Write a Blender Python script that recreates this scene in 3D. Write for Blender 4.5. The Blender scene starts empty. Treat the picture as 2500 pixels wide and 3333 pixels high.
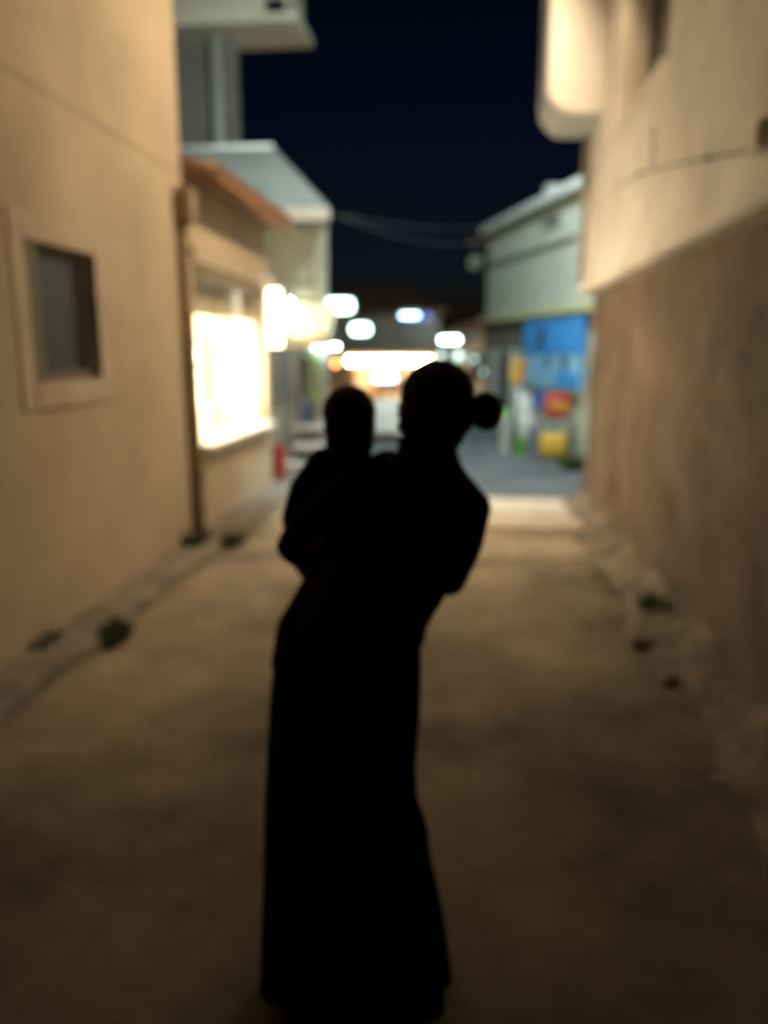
import bpy, bmesh, math, random
from math import radians, sin, cos, pi
from mathutils import Vector, Matrix

random.seed(11)
scn = bpy.context.scene
COL = scn.collection

# ------------------------------------------------------------------ camera
cam_d = bpy.data.cameras.new('camera')
cam_d.sensor_fit = 'VERTICAL'
cam_d.sensor_height = 34.6
cam_d.lens = 34.6 * 770 / 1024
cam_d.clip_start = 0.05
cam_d.clip_end = 2000
cam_d.dof.use_dof = True            # the phone focused far too near
cam_d.dof.focus_distance = 0.80
cam_d.dof.aperture_fstop = 1.7
cam_d.dof.aperture_blades = 0
cam = bpy.data.objects.new('camera', cam_d)
COL.objects.link(cam)
cam.location = (0, 0, 1.65)
cam.rotation_euler = (radians(90 - 11.95), 0, radians(6.24))
scn.camera = cam

# ------------------------------------------------------------------ world, moon, exposure
SUN_EL, SUN_ROT = -4.5, 0.0
world = bpy.data.worlds.new('World')
scn.world = world
world.use_nodes = True
wn = world.node_tree
bg = wn.nodes['Background']
sky = wn.nodes.new('ShaderNodeTexSky')
sky.sky_type = 'NISHITA'
sky.sun_disc = False
sky.sun_elevation = radians(SUN_EL)
sky.sun_rotation = radians(SUN_ROT)
sky.air_density = 1.0
sky.dust_density = 1.4
sky.ozone_density = 2.6
wn.links.new(sky.outputs[0], bg.inputs[0])
bg.inputs[1].default_value = 0.11
sun_d = bpy.data.lights.new('moon', 'SUN')
sun_d.energy = 0.004
sun_d.angle = radians(0.5)
sun_d.color = (0.75, 0.85, 1.0)
sun = bpy.data.objects.new('moon', sun_d)
COL.objects.link(sun)
sun.rotation_euler = (radians(50), 0, radians(-25))
vs = scn.view_settings
vs.view_transform = 'Standard'
vs.look = 'None'
vs.exposure = 0.0
vs.gamma = 1.0
vs.use_curve_mapping = False
scn.cycles.use_denoising = True
scn.cycles.max_bounces = 8
scn.cycles.sample_clamp_indirect = 6.0

# ------------------------------------------------------------------ materials
MATS = {}
def _bsdf(name):
    m = bpy.data.materials.new(name)
    m.use_nodes = True
    return m, m.node_tree, m.node_tree.nodes['Principled BSDF']

def surf(name, col, rough=0.85, var=0.12, scale=3.0, bump=0.15, bscale=60.0, col2=None, metal=0.0, detail=6.0, spec=0.4):
    """colour broken up by two noises plus a fine relief"""
    if name in MATS: return MATS[name]
    m, nt, b = _bsdf(name)
    tc = nt.nodes.new('ShaderNodeTexCoord')
    n1 = nt.nodes.new('ShaderNodeTexNoise'); n1.inputs['Scale'].default_value = scale
    n1.inputs['Detail'].default_value = detail; n1.inputs['Roughness'].default_value = 0.65
    nt.links.new(tc.outputs['Object'], n1.inputs['Vector'])
    ramp = nt.nodes.new('ShaderNodeValToRGB')
    c2 = col2 if col2 else tuple(max(0.0, c * (1 - 2.2 * var)) for c in col)
    c1 = tuple(min(1.0, c * (1 + var)) for c in col)
    ramp.color_ramp.elements[0].position = 0.32; ramp.color_ramp.elements[0].color = (*c2, 1)
    ramp.color_ramp.elements[1].position = 0.68; ramp.color_ramp.elements[1].color = (*c1, 1)
    nt.links.new(n1.outputs['Fac'], ramp.inputs['Fac'])
    nt.links.new(ramp.outputs['Color'], b.inputs['Base Color'])
    b.inputs['Roughness'].default_value = rough
    b.inputs['Metallic'].default_value = metal
    b.inputs['Specular IOR Level'].default_value = spec
    if bump > 0:
        n2 = nt.nodes.new('ShaderNodeTexNoise'); n2.inputs['Scale'].default_value = bscale
        n2.inputs['Detail'].default_value = 5.0
        nt.links.new(tc.outputs['Object'], n2.inputs['Vector'])
        bp = nt.nodes.new('ShaderNodeBump'); bp.inputs['Strength'].default_value = bump
        bp.inputs['Distance'].default_value = 0.02
        nt.links.new(n2.outputs['Fac'], bp.inputs['Height'])
        nt.links.new(bp.outputs['Normal'], b.inputs['Normal'])
    MATS[name] = m
    return m

def glow(name, col, strength, base=(0.8, 0.8, 0.8)):
    if name in MATS: return MATS[name]
    m, nt, b = _bsdf(name)
    b.inputs['Base Color'].default_value = (*base, 1)
    b.inputs['Emission Color'].default_value = (*col, 1)
    b.inputs['Emission Strength'].default_value = strength
    MATS[name] = m
    return m

def glass(name, tint=(1, 1, 1), rough=0.02):
    if name in MATS: return MATS[name]
    m = bpy.data.materials.new(name); m.use_nodes = True
    nt = m.node_tree
    for n in list(nt.nodes): nt.nodes.remove(n)
    out = nt.nodes.new('ShaderNodeOutputMaterial')
    mix = nt.nodes.new('ShaderNodeMixShader')
    tr = nt.nodes.new('ShaderNodeBsdfTransparent'); tr.inputs[0].default_value = (*tint, 1)
    gl = nt.nodes.new('ShaderNodeBsdfGlossy'); gl.inputs['Roughness'].default_value = rough
    mix.inputs[0].default_value = 0.06
    nt.links.new(tr.outputs[0], mix.inputs[1])
    nt.links.new(gl.outputs[0], mix.inputs[2]); nt.links.new(mix.outputs[0], out.inputs[0])
    MATS[name] = m
    return m

M_yellow = surf('ochre_plaster', (0.60, 0.505, 0.375), var=0.10, scale=0.9, bump=0.25, bscale=35)
M_surround = surf('pink_render', (0.63, 0.535, 0.42), var=0.08, scale=3)
M_upper = surf('cream_plaster', (0.66, 0.60, 0.53), var=0.10, scale=1.1, bump=0.25, bscale=30, col2=(0.48, 0.43, 0.36))
M_bay = surf('white_plaster', (0.60, 0.585, 0.56), var=0.04, scale=1.2, bump=0.12)
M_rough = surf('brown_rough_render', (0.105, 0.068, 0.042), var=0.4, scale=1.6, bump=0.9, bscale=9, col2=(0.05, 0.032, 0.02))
M_shopwall = surf('tan_plaster', (0.60, 0.505, 0.375), var=0.08, scale=1.2, bump=0.2)
M_pale = surf('pale_green_plaster', (0.56, 0.58, 0.50), var=0.06, scale=1.0, bump=0.15)
M_paleroof = surf('pale_roof_sheet', (0.19, 0.20, 0.18), var=0.10, scale=1.4, bump=0.2, rough=0.7)
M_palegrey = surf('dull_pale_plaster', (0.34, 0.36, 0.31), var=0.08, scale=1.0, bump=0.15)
M_verge = surf('verge_dirt', (0.20, 0.16, 0.115), var=0.3, scale=5, bump=0.6, bscale=18)
M_tile = surf('terracotta', (0.40, 0.23, 0.14), var=0.20, scale=4, bump=0.3)
M_ground = surf('worn_concrete', (0.37, 0.315, 0.235), var=0.34, scale=0.7, bump=0.35, bscale=14, rough=0.85, detail=10, spec=0.2)
M_kerb = surf('kerb_concrete', (0.30, 0.26, 0.22), var=0.18, scale=4, bump=0.5, bscale=20)
M_joint = surf('joint_dirt', (0.07, 0.06, 0.05), var=0.2, scale=8)
M_dark = surf('dark_interior', (0.03, 0.03, 0.032), var=0.1, scale=5, bump=0)
M_pane = surf('dark_pane', (0.06, 0.055, 0.055), rough=0.3, var=0.1, scale=2, bump=0, spec=0.6)
M_shutter = surf('grey_green_shutter', (0.20, 0.19, 0.15), var=0.10, scale=6)
M_brownpipe = surf('brown_pipe_paint', (0.44, 0.34, 0.24), var=0.12, scale=6, rough=0.5, bump=0.05)
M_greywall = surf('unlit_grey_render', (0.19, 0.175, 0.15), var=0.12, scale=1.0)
M_pipe = surf('zinc_pipe', (0.42, 0.40, 0.36), var=0.1, scale=8, rough=0.5, bump=0.05)
M_cream = surf('cream_paint', (0.76, 0.68, 0.50), var=0.06, scale=2)
M_metal = surf('dark_metal', (0.06, 0.06, 0.06), rough=0.45, var=0.1, scale=10, bump=0.05, metal=0.6)
M_white = surf('white_paint', (0.75, 0.75, 0.72), var=0.05, scale=4, bump=0.05, rough=0.5)
M_cable = surf('black_cable', (0.03, 0.03, 0.03), var=0.1, scale=10, bump=0, rough=0.6)
M_leaf = surf('weed_leaf', (0.09, 0.13, 0.04), var=0.3, scale=20, bump=0, rough=0.6)
M_stone = surf('rubble_stone', (0.27, 0.22, 0.165), var=0.2, scale=6, bump=0.8, bscale=15)
M_paper = surf('paper', (0.75, 0.73, 0.68), var=0.05, scale=10, bump=0.05)
M_blue = surf('blue_cloth', (0.06, 0.33, 0.85), var=0.10, scale=6, bump=0.1)
M_lblue = surf('light_blue_cloth', (0.30, 0.62, 0.88), var=0.08, scale=6, bump=0.1)
M_navy = surf('navy_print', (0.03, 0.08, 0.20), var=0.1, scale=6, bump=0)
M_red = surf('red_plastic', (0.55, 0.05, 0.04), var=0.1, scale=5, rough=0.4, bump=0.03)
M_yel = surf('yellow_plastic', (0.75, 0.50, 0.08), var=0.08, scale=5, rough=0.4, bump=0.03)
M_orange = surf('orange_plastic', (0.70, 0.26, 0.04), var=0.1, scale=5, rough=0.4, bump=0.03)
M_lime = surf('lime_plastic', (0.20, 0.55, 0.05), var=0.1, scale=5, rough=0.4, bump=0.03)
M_dblue = surf('blue_plastic', (0.04, 0.12, 0.50), var=0.1, scale=5, rough=0.4, bump=0.03)
M_bluegrey = surf('blue_grey_bag', (0.13, 0.16, 0.24), var=0.15, scale=5)
M_olive = surf('green_paint', (0.28, 0.38, 0.16), var=0.1, scale=5)
M_ylw = surf('pale_yellow_paint', (0.62, 0.60, 0.33), var=0.08, scale=5)
M_bottle = surf('green_bottle', (0.05, 0.16, 0.05), rough=0.15, var=0.1, scale=5, bump=0)
M_taverna = surf('taverna_wall', (0.66, 0.62, 0.55), var=0.1, scale=1)
M_wood = surf('brown_wood', (0.25, 0.14, 0.07), var=0.2, scale=6)
M_skirt = surf('black_skirt_cloth', (0.012, 0.013, 0.016), rough=0.95, var=0.15, scale=14, bump=0.2, bscale=200, spec=0.1)
M_shirt = surf('charcoal_jersey', (0.035, 0.034, 0.033), rough=0.95, var=0.15, scale=14, bump=0.2, bscale=200, spec=0.1)
M_hair = surf('dark_brown_hair', (0.012, 0.009, 0.008), rough=0.6, var=0.3, scale=30, bump=0.4, bscale=150, spec=0.2)
M_skin = surf('skin', (0.30, 0.18, 0.13), rough=0.6, var=0.06, scale=20, bump=0.05, spec=0.3)
M_babytop = surf('dark_blue_baby_top', (0.03, 0.032, 0.042), rough=0.95, var=0.15, scale=14, bump=0.2, bscale=200, spec=0.1)
M_babyleg = surf('maroon_leggings', (0.04, 0.010, 0.014), rough=0.95, var=0.15, scale=14, bump=0.2, bscale=200, spec=0.1)
M_shoe = surf('black_shoe', (0.012, 0.012, 0.012), rough=0.5, var=0.1, scale=10, bump=0.05)
G_shop = glow('shop_tube_glow', (1.0, 0.84, 0.58), 420)
G_lightbox = glow('shop_lightbox_glow', (1.0, 0.88, 0.62), 7)
G_green = glow('green_white_glow', (0.72, 1.0, 0.88), 9)
G_rim = surf('green_rim', (0.04, 0.22, 0.15), var=0.05, bump=0, scale=3)
G_tube = glow('yellow_white_tube', (1.0, 0.98, 0.66), 40)
G_cool = glow('cool_white_glow', (0.80, 1.0, 0.98), 26)
G_bluewin = glow('blue_screen_glow', (0.16, 0.30, 1.0), 1.0)
G_bluesign = glow('blue_white_glow', (0.55, 0.85, 1.0), 12)
G_warm = glow('warm_bulb', (1.0, 0.72, 0.34), 110)
G_orange = glow('orange_bulb', (1.0, 0.30, 0.06), 10)
G_lav = glow('lavender_glow', (0.75, 0.78, 1.0), 9)
G_lamp = glow('sodium_lamp_glow', (1.0, 0.70, 0.36), 30)
GL = glass('window_glass')

# ------------------------------------------------------------------ helpers
def link(name, me, mat, parent=None, smooth=False):
    o = bpy.data.objects.new(name, me)
    COL.objects.link(o)
    if mat is not None and not me.materials: me.materials.append(mat)
    if parent is not None: o.parent = parent
    if smooth:
        for p in me.polygons: p.use_smooth = True
    return o

def bm_obj(name, bm, mat, parent=None, smooth=False):
    bmesh.ops.recalc_face_normals(bm, faces=bm.faces)
    me = bpy.data.meshes.new(name)
    bm.to_mesh(me); bm.free()
    return link(name, me, mat, parent, smooth)

def tag(o, label, cat, group=None):
    o['label'] = label; o['category'] = cat
    if group: o['group'] = group
    return o

def empty(name, loc=(0, 0, 0), rz=0.0):
    o = bpy.data.objects.new(name, None)
    o.empty_display_size = 0.1
    COL.objects.link(o)
    o.location = loc; o.rotation_euler = (0, 0, rz)
    return o

def abox(bm, x0, x1, y0, y1, z0, z1, bev=0.0, M=None):
    vs_ = [bm.verts.new((x, y, z)) for z in (z0, z1) for y in (y0, y1) for x in (x0, x1)]
    fs = [bm.faces.new([vs_[i] for i in q]) for q in
          ((0, 2, 3, 1), (4, 5, 7, 6), (0, 1, 5, 4), (2, 6, 7, 3), (0, 4, 6, 2), (1, 3, 7, 5))]
    if bev > 0:
        es = list({e for f in fs for e in f.edges})
        r = bmesh.ops.bevel(bm, geom=es, offset=bev, segments=2, profile=0.5, affect='EDGES')
        vs_ = list({v for f in r['faces'] for v in f.verts})
    if M is not None:
        bmesh.ops.transform(bm, matrix=M, verts=[v for v in vs_ if v.is_valid])
    return vs_

def box(name, x0, x1, y0, y1, z0, z1, mat, parent=None, bev=0.0):
    bm = bmesh.new(); abox(bm, x0, x1, y0, y1, z0, z1, bev)
    return bm_obj(name, bm, mat, parent)

def atube(bm, pts, rad, seg=10, cap=True):
    pts = [Vector(p) for p in pts]
    rads = rad if isinstance(rad, (list, tuple)) else [rad] * len(pts)
    rings = []; u = None
    for i, p in enumerate(pts):
        t = (pts[min(i + 1, len(pts) - 1)] - pts[max(i - 1, 0)]).normalized()
        if u is None:
            a = Vector((0, 0, 1)) if abs(t.z) < 0.9 else Vector((1, 0, 0))
            u = t.cross(a).normalized()
        else:
            u = (u - t * u.dot(t)).normalized()
        v = t.cross(u)
        rings.append([bm.verts.new(p + (u * cos(2 * pi * k / seg) + v * sin(2 * pi * k / seg)) * rads[i]) for k in range(seg)])
    for a, b in zip(rings, rings[1:]):
        for k in range(seg):
            bm.faces.new((a[k], a[(k + 1) % seg], b[(k + 1) % seg], b[k]))
    if cap:
        bm.faces.new(rings[0][::-1]); bm.faces.new(rings[-1])

def tube(name, pts, rad, mat, parent=None, seg=10):
    bm = bmesh.new(); atube(bm, pts, rad, seg)
    return bm_obj(name, bm, mat, parent, True)

def alathe(bm, prof, seg=24, M=None):
    rings = [[bm.verts.new((r * cos(2 * pi * k / seg), r * sin(2 * pi * k / seg), z)) for k in range(seg)] for r, z in prof]
    for a, b in zip(rings, rings[1:]):
        for k in range(seg):
            bm.faces.new((a[k], a[(k + 1) % seg], b[(k + 1) % seg], b[k]))
    bm.faces.new(rings[0][::-1]); bm.faces.new(rings[-1])
    if M is not None:
        bmesh.ops.transform(bm, matrix=M, verts=[v for r in rings for v in r])

def lathe(name, prof, mat, parent=None, seg=24, M=None):
    bm = bmesh.new(); alathe(bm, prof, seg, M)
    return bm_obj(name, bm, mat, parent, True)

def aprism(bm, poly, axis, a, b):
    """poly in the two other axes, extruded from a to b along axis"""
    def P(q, t):
        return {'x': (t, q[0], q[1]), 'y': (q[0], t, q[1]), 'z': (q[0], q[1], t)}[axis]
    A = [bm.verts.new(P(q, a)) for q in poly]; B = [bm.verts.new(P(q, b)) for q in poly]
    bm.faces.new(A); bm.faces.new(B[::-1])
    n = len(poly)
    for i in range(n): bm.faces.new((A[i], B[i], B[(i + 1) % n], A[(i + 1) % n]))

def prism(name, poly, axis, a, b, mat, parent=None):
    bm = bmesh.new(); aprism(bm, poly, axis, a, b)
    return bm_obj(name, bm, mat, parent)

def light(name, kind, loc, energy, color, parent=None, size=0.06, **kw):
    d = bpy.data.lights.new(name, kind)
    d.energy = energy; d.color = color
    if kind in ('POINT', 'SPOT'): d.shadow_soft_size = size
    for k, v in kw.items(): setattr(d, k, v)
    o = bpy.data.objects.new(name, d); COL.objects.link(o); o.location = loc
    if parent is not None: o.parent = parent
    return o

# ------------------------------------------------------------------ ground
def ground_z(y):
    if y < 17: return 0.0
    if y > 30: return -1.0
    t = (y - 17) / 13.0
    return -(3 * t * t - 2 * t ** 3)

bm = bmesh.new()
ys = [-30, -12, -4] + [i * 0.5 for i in range(0, 36)] + [18 + i for i in range(0, 14)] + [40, 80, 300]
xs = [-150, -40, -12, -6] + [-2.5 + 0.25 * i for i in range(0, 17)] + [3, 6, 12, 40, 150]
rows = []
rr = random.Random(3)
for y in ys:
    row = []
    for x in xs:
        n = 0.0
        if -2.4 < x < 1.3 and 0.2 < y < 12: n = rr.uniform(-0.006, 0.006)
        row.append(bm.verts.new((x, y, ground_z(y) + n)))
    rows.append(row)
for a, b in zip(rows, rows[1:]):
    for i in range(len(xs) - 1):
        bm.faces.new((a[i], a[i + 1], b[i + 1], b[i]))
g = bm_obj('ground', bm, M_ground, None, True); g['kind'] = 'structure'

rd = box('road', -14, 14, 8.72, 16.9, -0.06, 0.012, surf('blue_grey_asphalt', (0.13, 0.15, 0.17), var=0.22, scale=1.2, bump=0.4, bscale=25)); rd['kind'] = 'structure'  # blue-grey tint carries the cool lamp light in the road colour

# raised strip of pavement along the left wall, its front edge broken
bm = bmesh.new()
rr = random.Random(5)
n = 60
top = []
for i in range(n + 1):
    y = -4 + i * (13.0 / n)
    w = 0.26 + rr.uniform(-0.03, 0.03)
    top.append((y, w, 0.085 + rr.uniform(-0.012, 0.012)))
prev = None
for y, w, h in top:
    cur = [bm.verts.new((-2.40, y, h)), bm.verts.new((-2.30 + w * 0.8, y, h)), bm.verts.new((-2.30 + w, y, h - 0.03)), bm.verts.new((-2.30 + w + 0.015, y, -0.03))]
    if prev:
        for k in range(3): bm.faces.new((prev[k], prev[k + 1], cur[k + 1], cur[k]))
    prev = cur
p = bm_obj('pavement', bm, M_kerb); p['kind'] = 'structure'

# strips of poured concrete across the alley mouth, with gaps
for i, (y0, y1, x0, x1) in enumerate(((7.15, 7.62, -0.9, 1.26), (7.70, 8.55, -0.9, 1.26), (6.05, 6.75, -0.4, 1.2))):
    s = box('concrete_apron', x0, x1, y0, y1, -0.05, 0.022 if i < 2 else 0.010, (surf('pale_concrete', (0.70, 0.62, 0.52), var=0.12, scale=3, bump=0.4, bscale=20) if i < 2 else surf('patch_concrete', (0.46, 0.39, 0.30), var=0.2, scale=3, bump=0.4, bscale=20)), None, 0.008)  # paler concrete tones paint in the bands of light here
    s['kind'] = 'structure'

# ------------------------------------------------------------------ left house: tall ochre wall with small window
h = empty('house', (-2.3, 2.0, 0))
tag(h, 'tall ochre plastered house with one small dark window and a downpipe at its corner', 'house')
def rel(o, x, y, z=0):    # shape given in world metres, thing rooted at its own base
    o.location = (-x, -y, -z); return o
def part(root, fn, *a, **k):
    o = fn(*a, parent=root, **k)
    o.location = tuple(-c for c in root.location)
    return o
WY0, WY1, WZ0, WZ1 = 3.93, 4.69, 1.47, 2.21     # window hole
bm = bmesh.new()
XF, XB = -2.30, -2.62
abox(bm, XB, XF, -5.0, WY0, -0.1, 8.0)
abox(bm, XB, XF, WY1, 6.28, -0.1, 8.0)
abox(bm, XB, XF, WY0, WY1, -0.1, WZ0)
abox(bm, XB, XF, WY0, WY1, WZ1, 8.0)
bmesh.ops.remove_doubles(bm, verts=bm.verts, dist=0.0005)
part(h, bm_obj, 'wall', bm, M_yellow)
part(h, box, 'end_wall', -7.0, XB, 5.95, 6.28, -0.1, 8.0, M_yellow)
part(h, box, 'back_wall', -7.0, XB, -5.0, -4.7, -0.1, 8.0, M_yellow)
part(h, prism, 'roof', [(-2.15, 8.0), (-4.7, 9.4), (-7.2, 8.0)], 'y', -5.2, 6.4, M_tile)
part(h, box, 'string_course', XF + 0.001, XF + 0.007, -5.0, 6.26, 3.00, 3.035, M_yellow, bev=0.002)
win = empty('window'); win.parent = h; win.location = (0, 0, 0)
def wpart(name, *a, mat, bev=0.004):
    o = box(name, *a, mat, win, bev); o.location = tuple(-c for c in h.location); return o
wpart('surround', XF + 0.001, XF + 0.010, WY0 - 0.13, WY0, WZ0 - 0.14, WZ1 + 0.14, mat=M_surround)
wpart('surround', XF + 0.001, XF + 0.010, WY1, WY1 + 0.13, WZ0 - 0.14, WZ1 + 0.14, mat=M_surround)
wpart('surround', XF + 0.001, XF + 0.010, WY0, WY1, WZ1, WZ1 + 0.14, mat=M_surround)
wpart('sill', XF + 0.001, XF + 0.016, WY0, WY1, WZ0 - 0.14, WZ0, mat=M_surround)
wpart('frame', XF - 0.10, XF - 0.01, WY0 + 0.002, WY0 + 0.15, WZ0 + 0.002, WZ1 - 0.002, mat=M_shutter)
wpart('frame', XF - 0.10, XF - 0.05, WY1 - 0.05, WY1 - 0.002, WZ0 + 0.002, WZ1 - 0.002, mat=M_shutter)
wpart('frame', XF - 0.10, XF - 0.05, WY0 + 0.151, WY1 - 0.051, WZ1 - 0.05, WZ1 - 0.002, mat=M_shutter)
wpart('frame', XF - 0.10, XF - 0.05, WY0 + 0.151, WY1 - 0.051, WZ0 + 0.002, WZ0 + 0.05, mat=M_shutter)
wpart('pane', XF - 0.085, XF - 0.075, WY0 + 0.14, WY1 - 0.04, WZ0 + 0.04, WZ1 - 0.04, mat=M_pane, bev=0)
dp = part(h, tube, 'downpipe', [(-2.245, 6.16, 0.12), (-2.245, 6.16, 2.68)], 0.045, M_brownpipe)
bm = bmesh.new()
aprism(bm, [(6.08, 2.86), (6.24, 2.86), (6.24, 2.74), (6.205, 2.62), (6.115, 2.62), (6.08, 2.74)], 'x', -2.297, -2.17)
o = bm_obj('hopper', bm, M_brownpipe, dp)
for z in (0.6, 1.5, 2.4):
    o = box('bracket', -2.31, -2.185, 6.135, 6.185, z, z + 0.03, M_metal, dp)

# ------------------------------------------------------------------ left low shop with lit window
sh = empty('shop_building', (-2.3, 7.3, 0))
tag(sh, 'low tan shop with terracotta eave and a glaring lit display window', 'shop')
SY0, SY1 = 6.285, 8.90
OY0, OY1, OZ0, OZ1 = 6.47, 8.72, 0.82, 2.30
bm = bmesh.new()
abox(bm, -2.55, -2.31, SY0, OY0, -0.1, 3.05)
abox(bm, -2.55, -2.31, OY1, SY1, -0.1, 3.05)
abox(bm, -2.55, -2.31, OY0, OY1, -0.1, OZ0)
abox(bm, -2.55, -2.31, OY0, OY1, OZ1, 3.05)
bmesh.ops.remove_doubles(bm, verts=bm.verts, dist=0.0005)
part(sh, bm_obj, 'wall', bm, M_shopwall)
part(sh, box, 'end_wall', -5.6, -2.55, 8.75, 8.90, -0.1, 3.05, M_shopwall)
part(sh, box, 'back_wall', -5.6, -5.4, 6.29, 8.75, -0.1, 3.05, M_shopwall)
part(sh, box, 'partition', -3.55, -3.45, 6.3, 8.745, 0.0, 2.9, M_white)
part(sh, box, 'floor', -3.449, -2.551, 6.3, 8.745, 0.02, 0.10, M_white)
part(sh, box, 'ceiling', -3.449, -2.551, 6.3, 8.745, 2.45, 2.55, M_white)
part(sh, box, 'sill', -2.56, -2.20, OY0 + 0.002, OY1 - 0.002, OZ0 - 0.05, OZ0 + 0.012, M_white, bev=0.006)
part(sh, box, 'lintel', -2.309, -2.22, 6.32, 8.86, 2.34, 2.44, M_surround, bev=0.015)
swin = empty('display_window'); swin.parent = sh
def swp(name, *a, mat, bev=0.004):
    o = box(name, *a, mat, swin, bev); o.location = tuple(-c for c in sh.location); return o
swp('frame', -2.47, -2.42, OY0 + 0.001, OY0 + 0.05, OZ0 + 0.013, OZ1 - 0.001, mat=M_white)
swp('frame', -2.47, -2.42, OY1 - 0.05, OY1 - 0.001, OZ0 + 0.013, OZ1 - 0.001, mat=M_white)
swp('frame', -2.47, -2.42, OY0 + 0.051, OY1 - 0.051, OZ1 - 0.05, OZ1 - 0.001, mat=M_white)
swp('blind', -2.50, -2.475, OY0 + 0.01, OY1 - 0.01, 1.95, OZ1 - 0.002, mat=M_cream)
swp('mullion', -2.47, -2.42, 7.58, 7.62, OZ0 + 0.013, OZ1 - 0.051, mat=M_white)
swp('pane', -2.448, -2.442, OY0 + 0.05, 7.58, OZ0 + 0.014, OZ1 - 0.05, mat=GL, bev=0)
swp('pane', -2.448, -2.442, 7.62, OY1 - 0.05, OZ0 + 0.014, OZ1 - 0.05, mat=GL, bev=0)
# tiled roof: eave toward the alley, rising to the left
slope = math.atan2(0.2, 1.0)
part(sh, prism, 'roof', [(-2.06, 2.98), (-2.06, 3.03), (-4.2, 3.46), (-5.8, 3.1), (-5.8, 3.0), (-4.2, 3.38)], 'y', 6.29, 8.96, M_tile)
tile_me = None
ty = 0
for r_ in range(5):
    for c_ in range(15):
        if tile_me is None:
            bm = bmesh.new()
            seg = 8
            A = []
            for t, rad in ((0.0, 0.085), (0.42, 0.070)):
                out = [bm.verts.new((-t, rad * cos(pi * k / seg), rad * 0.85 * sin(pi * k / seg))) for k in range(seg + 1)]
                inn = [bm.verts.new((-t, (rad - 0.014) * cos(pi * k / seg), (rad - 0.014) * 0.85 * sin(pi * k / seg))) for k in range(seg + 1)]
                A.append((out, inn))
            for k in range(seg):
                bm.faces.new((A[0][0][k], A[0][0][k + 1], A[1][0][k + 1], A[1][0][k]))
                bm.faces.new((A[0][1][k + 1], A[0][1][k], A[1][1][k], A[1][1][k + 1]))
                for q in (0, 1): bm.faces.new((A[q][0][k], A[q][1][k], A[q][1][k + 1], A[q][0][k + 1]))
            bmesh.ops.recalc_face_normals(bm, faces=bm.faces)
            tile_me = bpy.data.meshes.new('roof_tile'); bm.to_mesh(tile_me); bm.free()
            tile_me.materials.append(M_tile)
            for pl in tile_me.polygons: pl.use_smooth = True
        o = bpy.data.objects.new('roof_tile', tile_me); COL.objects.link(o); o.parent = sh
        x = -2.02 - 0.36 * r_ * cos(slope); z = 3.02 + 0.36 * r_ * sin(slope)
        o.location = (x - sh.location.x + random.uniform(-.01, .01), 6.37 + c_ * 0.178 - sh.location.y, z)
        o.rotation_euler = (random.uniform(-.05, .05), slope + 0.03, random.uniform(-.03, .03))
gut = part(sh, tube, 'gutter', [(-2.03, 6.30, 2.97), (-2.03, 8.96, 2.93)], 0.05, M_tile)

# interior lighting: ceiling tubes
for i, y in enumerate((6.8, 7.5, 8.3)):
    t = empty('tube_lamp', (-2.78, y, 2.45))
    tag(t, 'fluorescent tube lamp on the ceiling behind the glaring shop window', 'lamp', 'shop ceiling tubes')
    box('housing', -0.05, 0.05, -0.26, 0.26, -0.035, 0.0, M_white, t)
    tube('tube', [(0, -0.24, -0.052), (0, 0.24, -0.052)], 0.016, G_shop, t)
# spot rail low at the front, shining on the goods
for i, y in enumerate((7.0, 8.05)):
    pd = empty('pendant_lamp', (-2.62, y, 2.45))
    tag(pd, ['small pendant lamp over the bottles in the lit shop window', 'small pendant lamp over the stacked boxes in the lit shop window'][i], 'lamp')
    tube('cord', [(0, 0, 0), (0, 0, -0.33)], 0.006, M_cable, pd)
    lathe('shade', [(0.012, -0.33), (0.05, -0.36), (0.08, -0.43), (0.075, -0.43), (0.045, -0.37), (0.01, -0.345)], M_white, pd)
    lathe('bulb', [(0.005, -0.37), (0.024, -0.39), (0.03, -0.42), (0.018, -0.445), (0.004, -0.45)], glow('shop_bulb_glow', (1.0, 0.84, 0.58), 90), pd, seg=14)
# display goods
shelf = empty('display_shelf', (-3.2, 7.6, 0.10))
tag(shelf, 'white three tier display shelf inside the lit shop window', 'shelf')
for z in (0.72, 1.15, 1.58): box('board', -0.16, 0.16, -1.0, 1.0, z, z + 0.025, M_white, shelf)
for y in (-1.0, 0.975): box('side', -0.16, 0.16, y - (0.026 if y < 0 else -0.026), y + (0.0 if y < 0 else 0.052), 0, 1.75, M_white, shelf)
bprof = [(0.034, 0), (0.036, 0.01), (0.036, 0.16), (0.028, 0.2), (0.013, 0.235), (0.013, 0.285), (0.016, 0.29), (0.016, 0.3)]
bmesh_me = None
k = 0
for (z, tier) in ((0.847, 'lower'), (1.277, 'middle'), (1.707, 'top')):
    for i in range(9):
        y = 6.8 + i * 0.2
        if bmesh_me is None:
            b = lathe('bottle', bprof, M_bottle, None, 14); bmesh_me = b.data
        else:
            b = bpy.data.objects.new('bottle', bmesh_me); COL.objects.link(b)
        b.location = (-3.2 + random.uniform(-.06, .08), y + random.uniform(-.03, .03), z)
        tag(b, 'green glass bottle on the %s tier of the lit display shelf' % tier, 'bottle', 'bottles on the %s tier' % tier)
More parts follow.
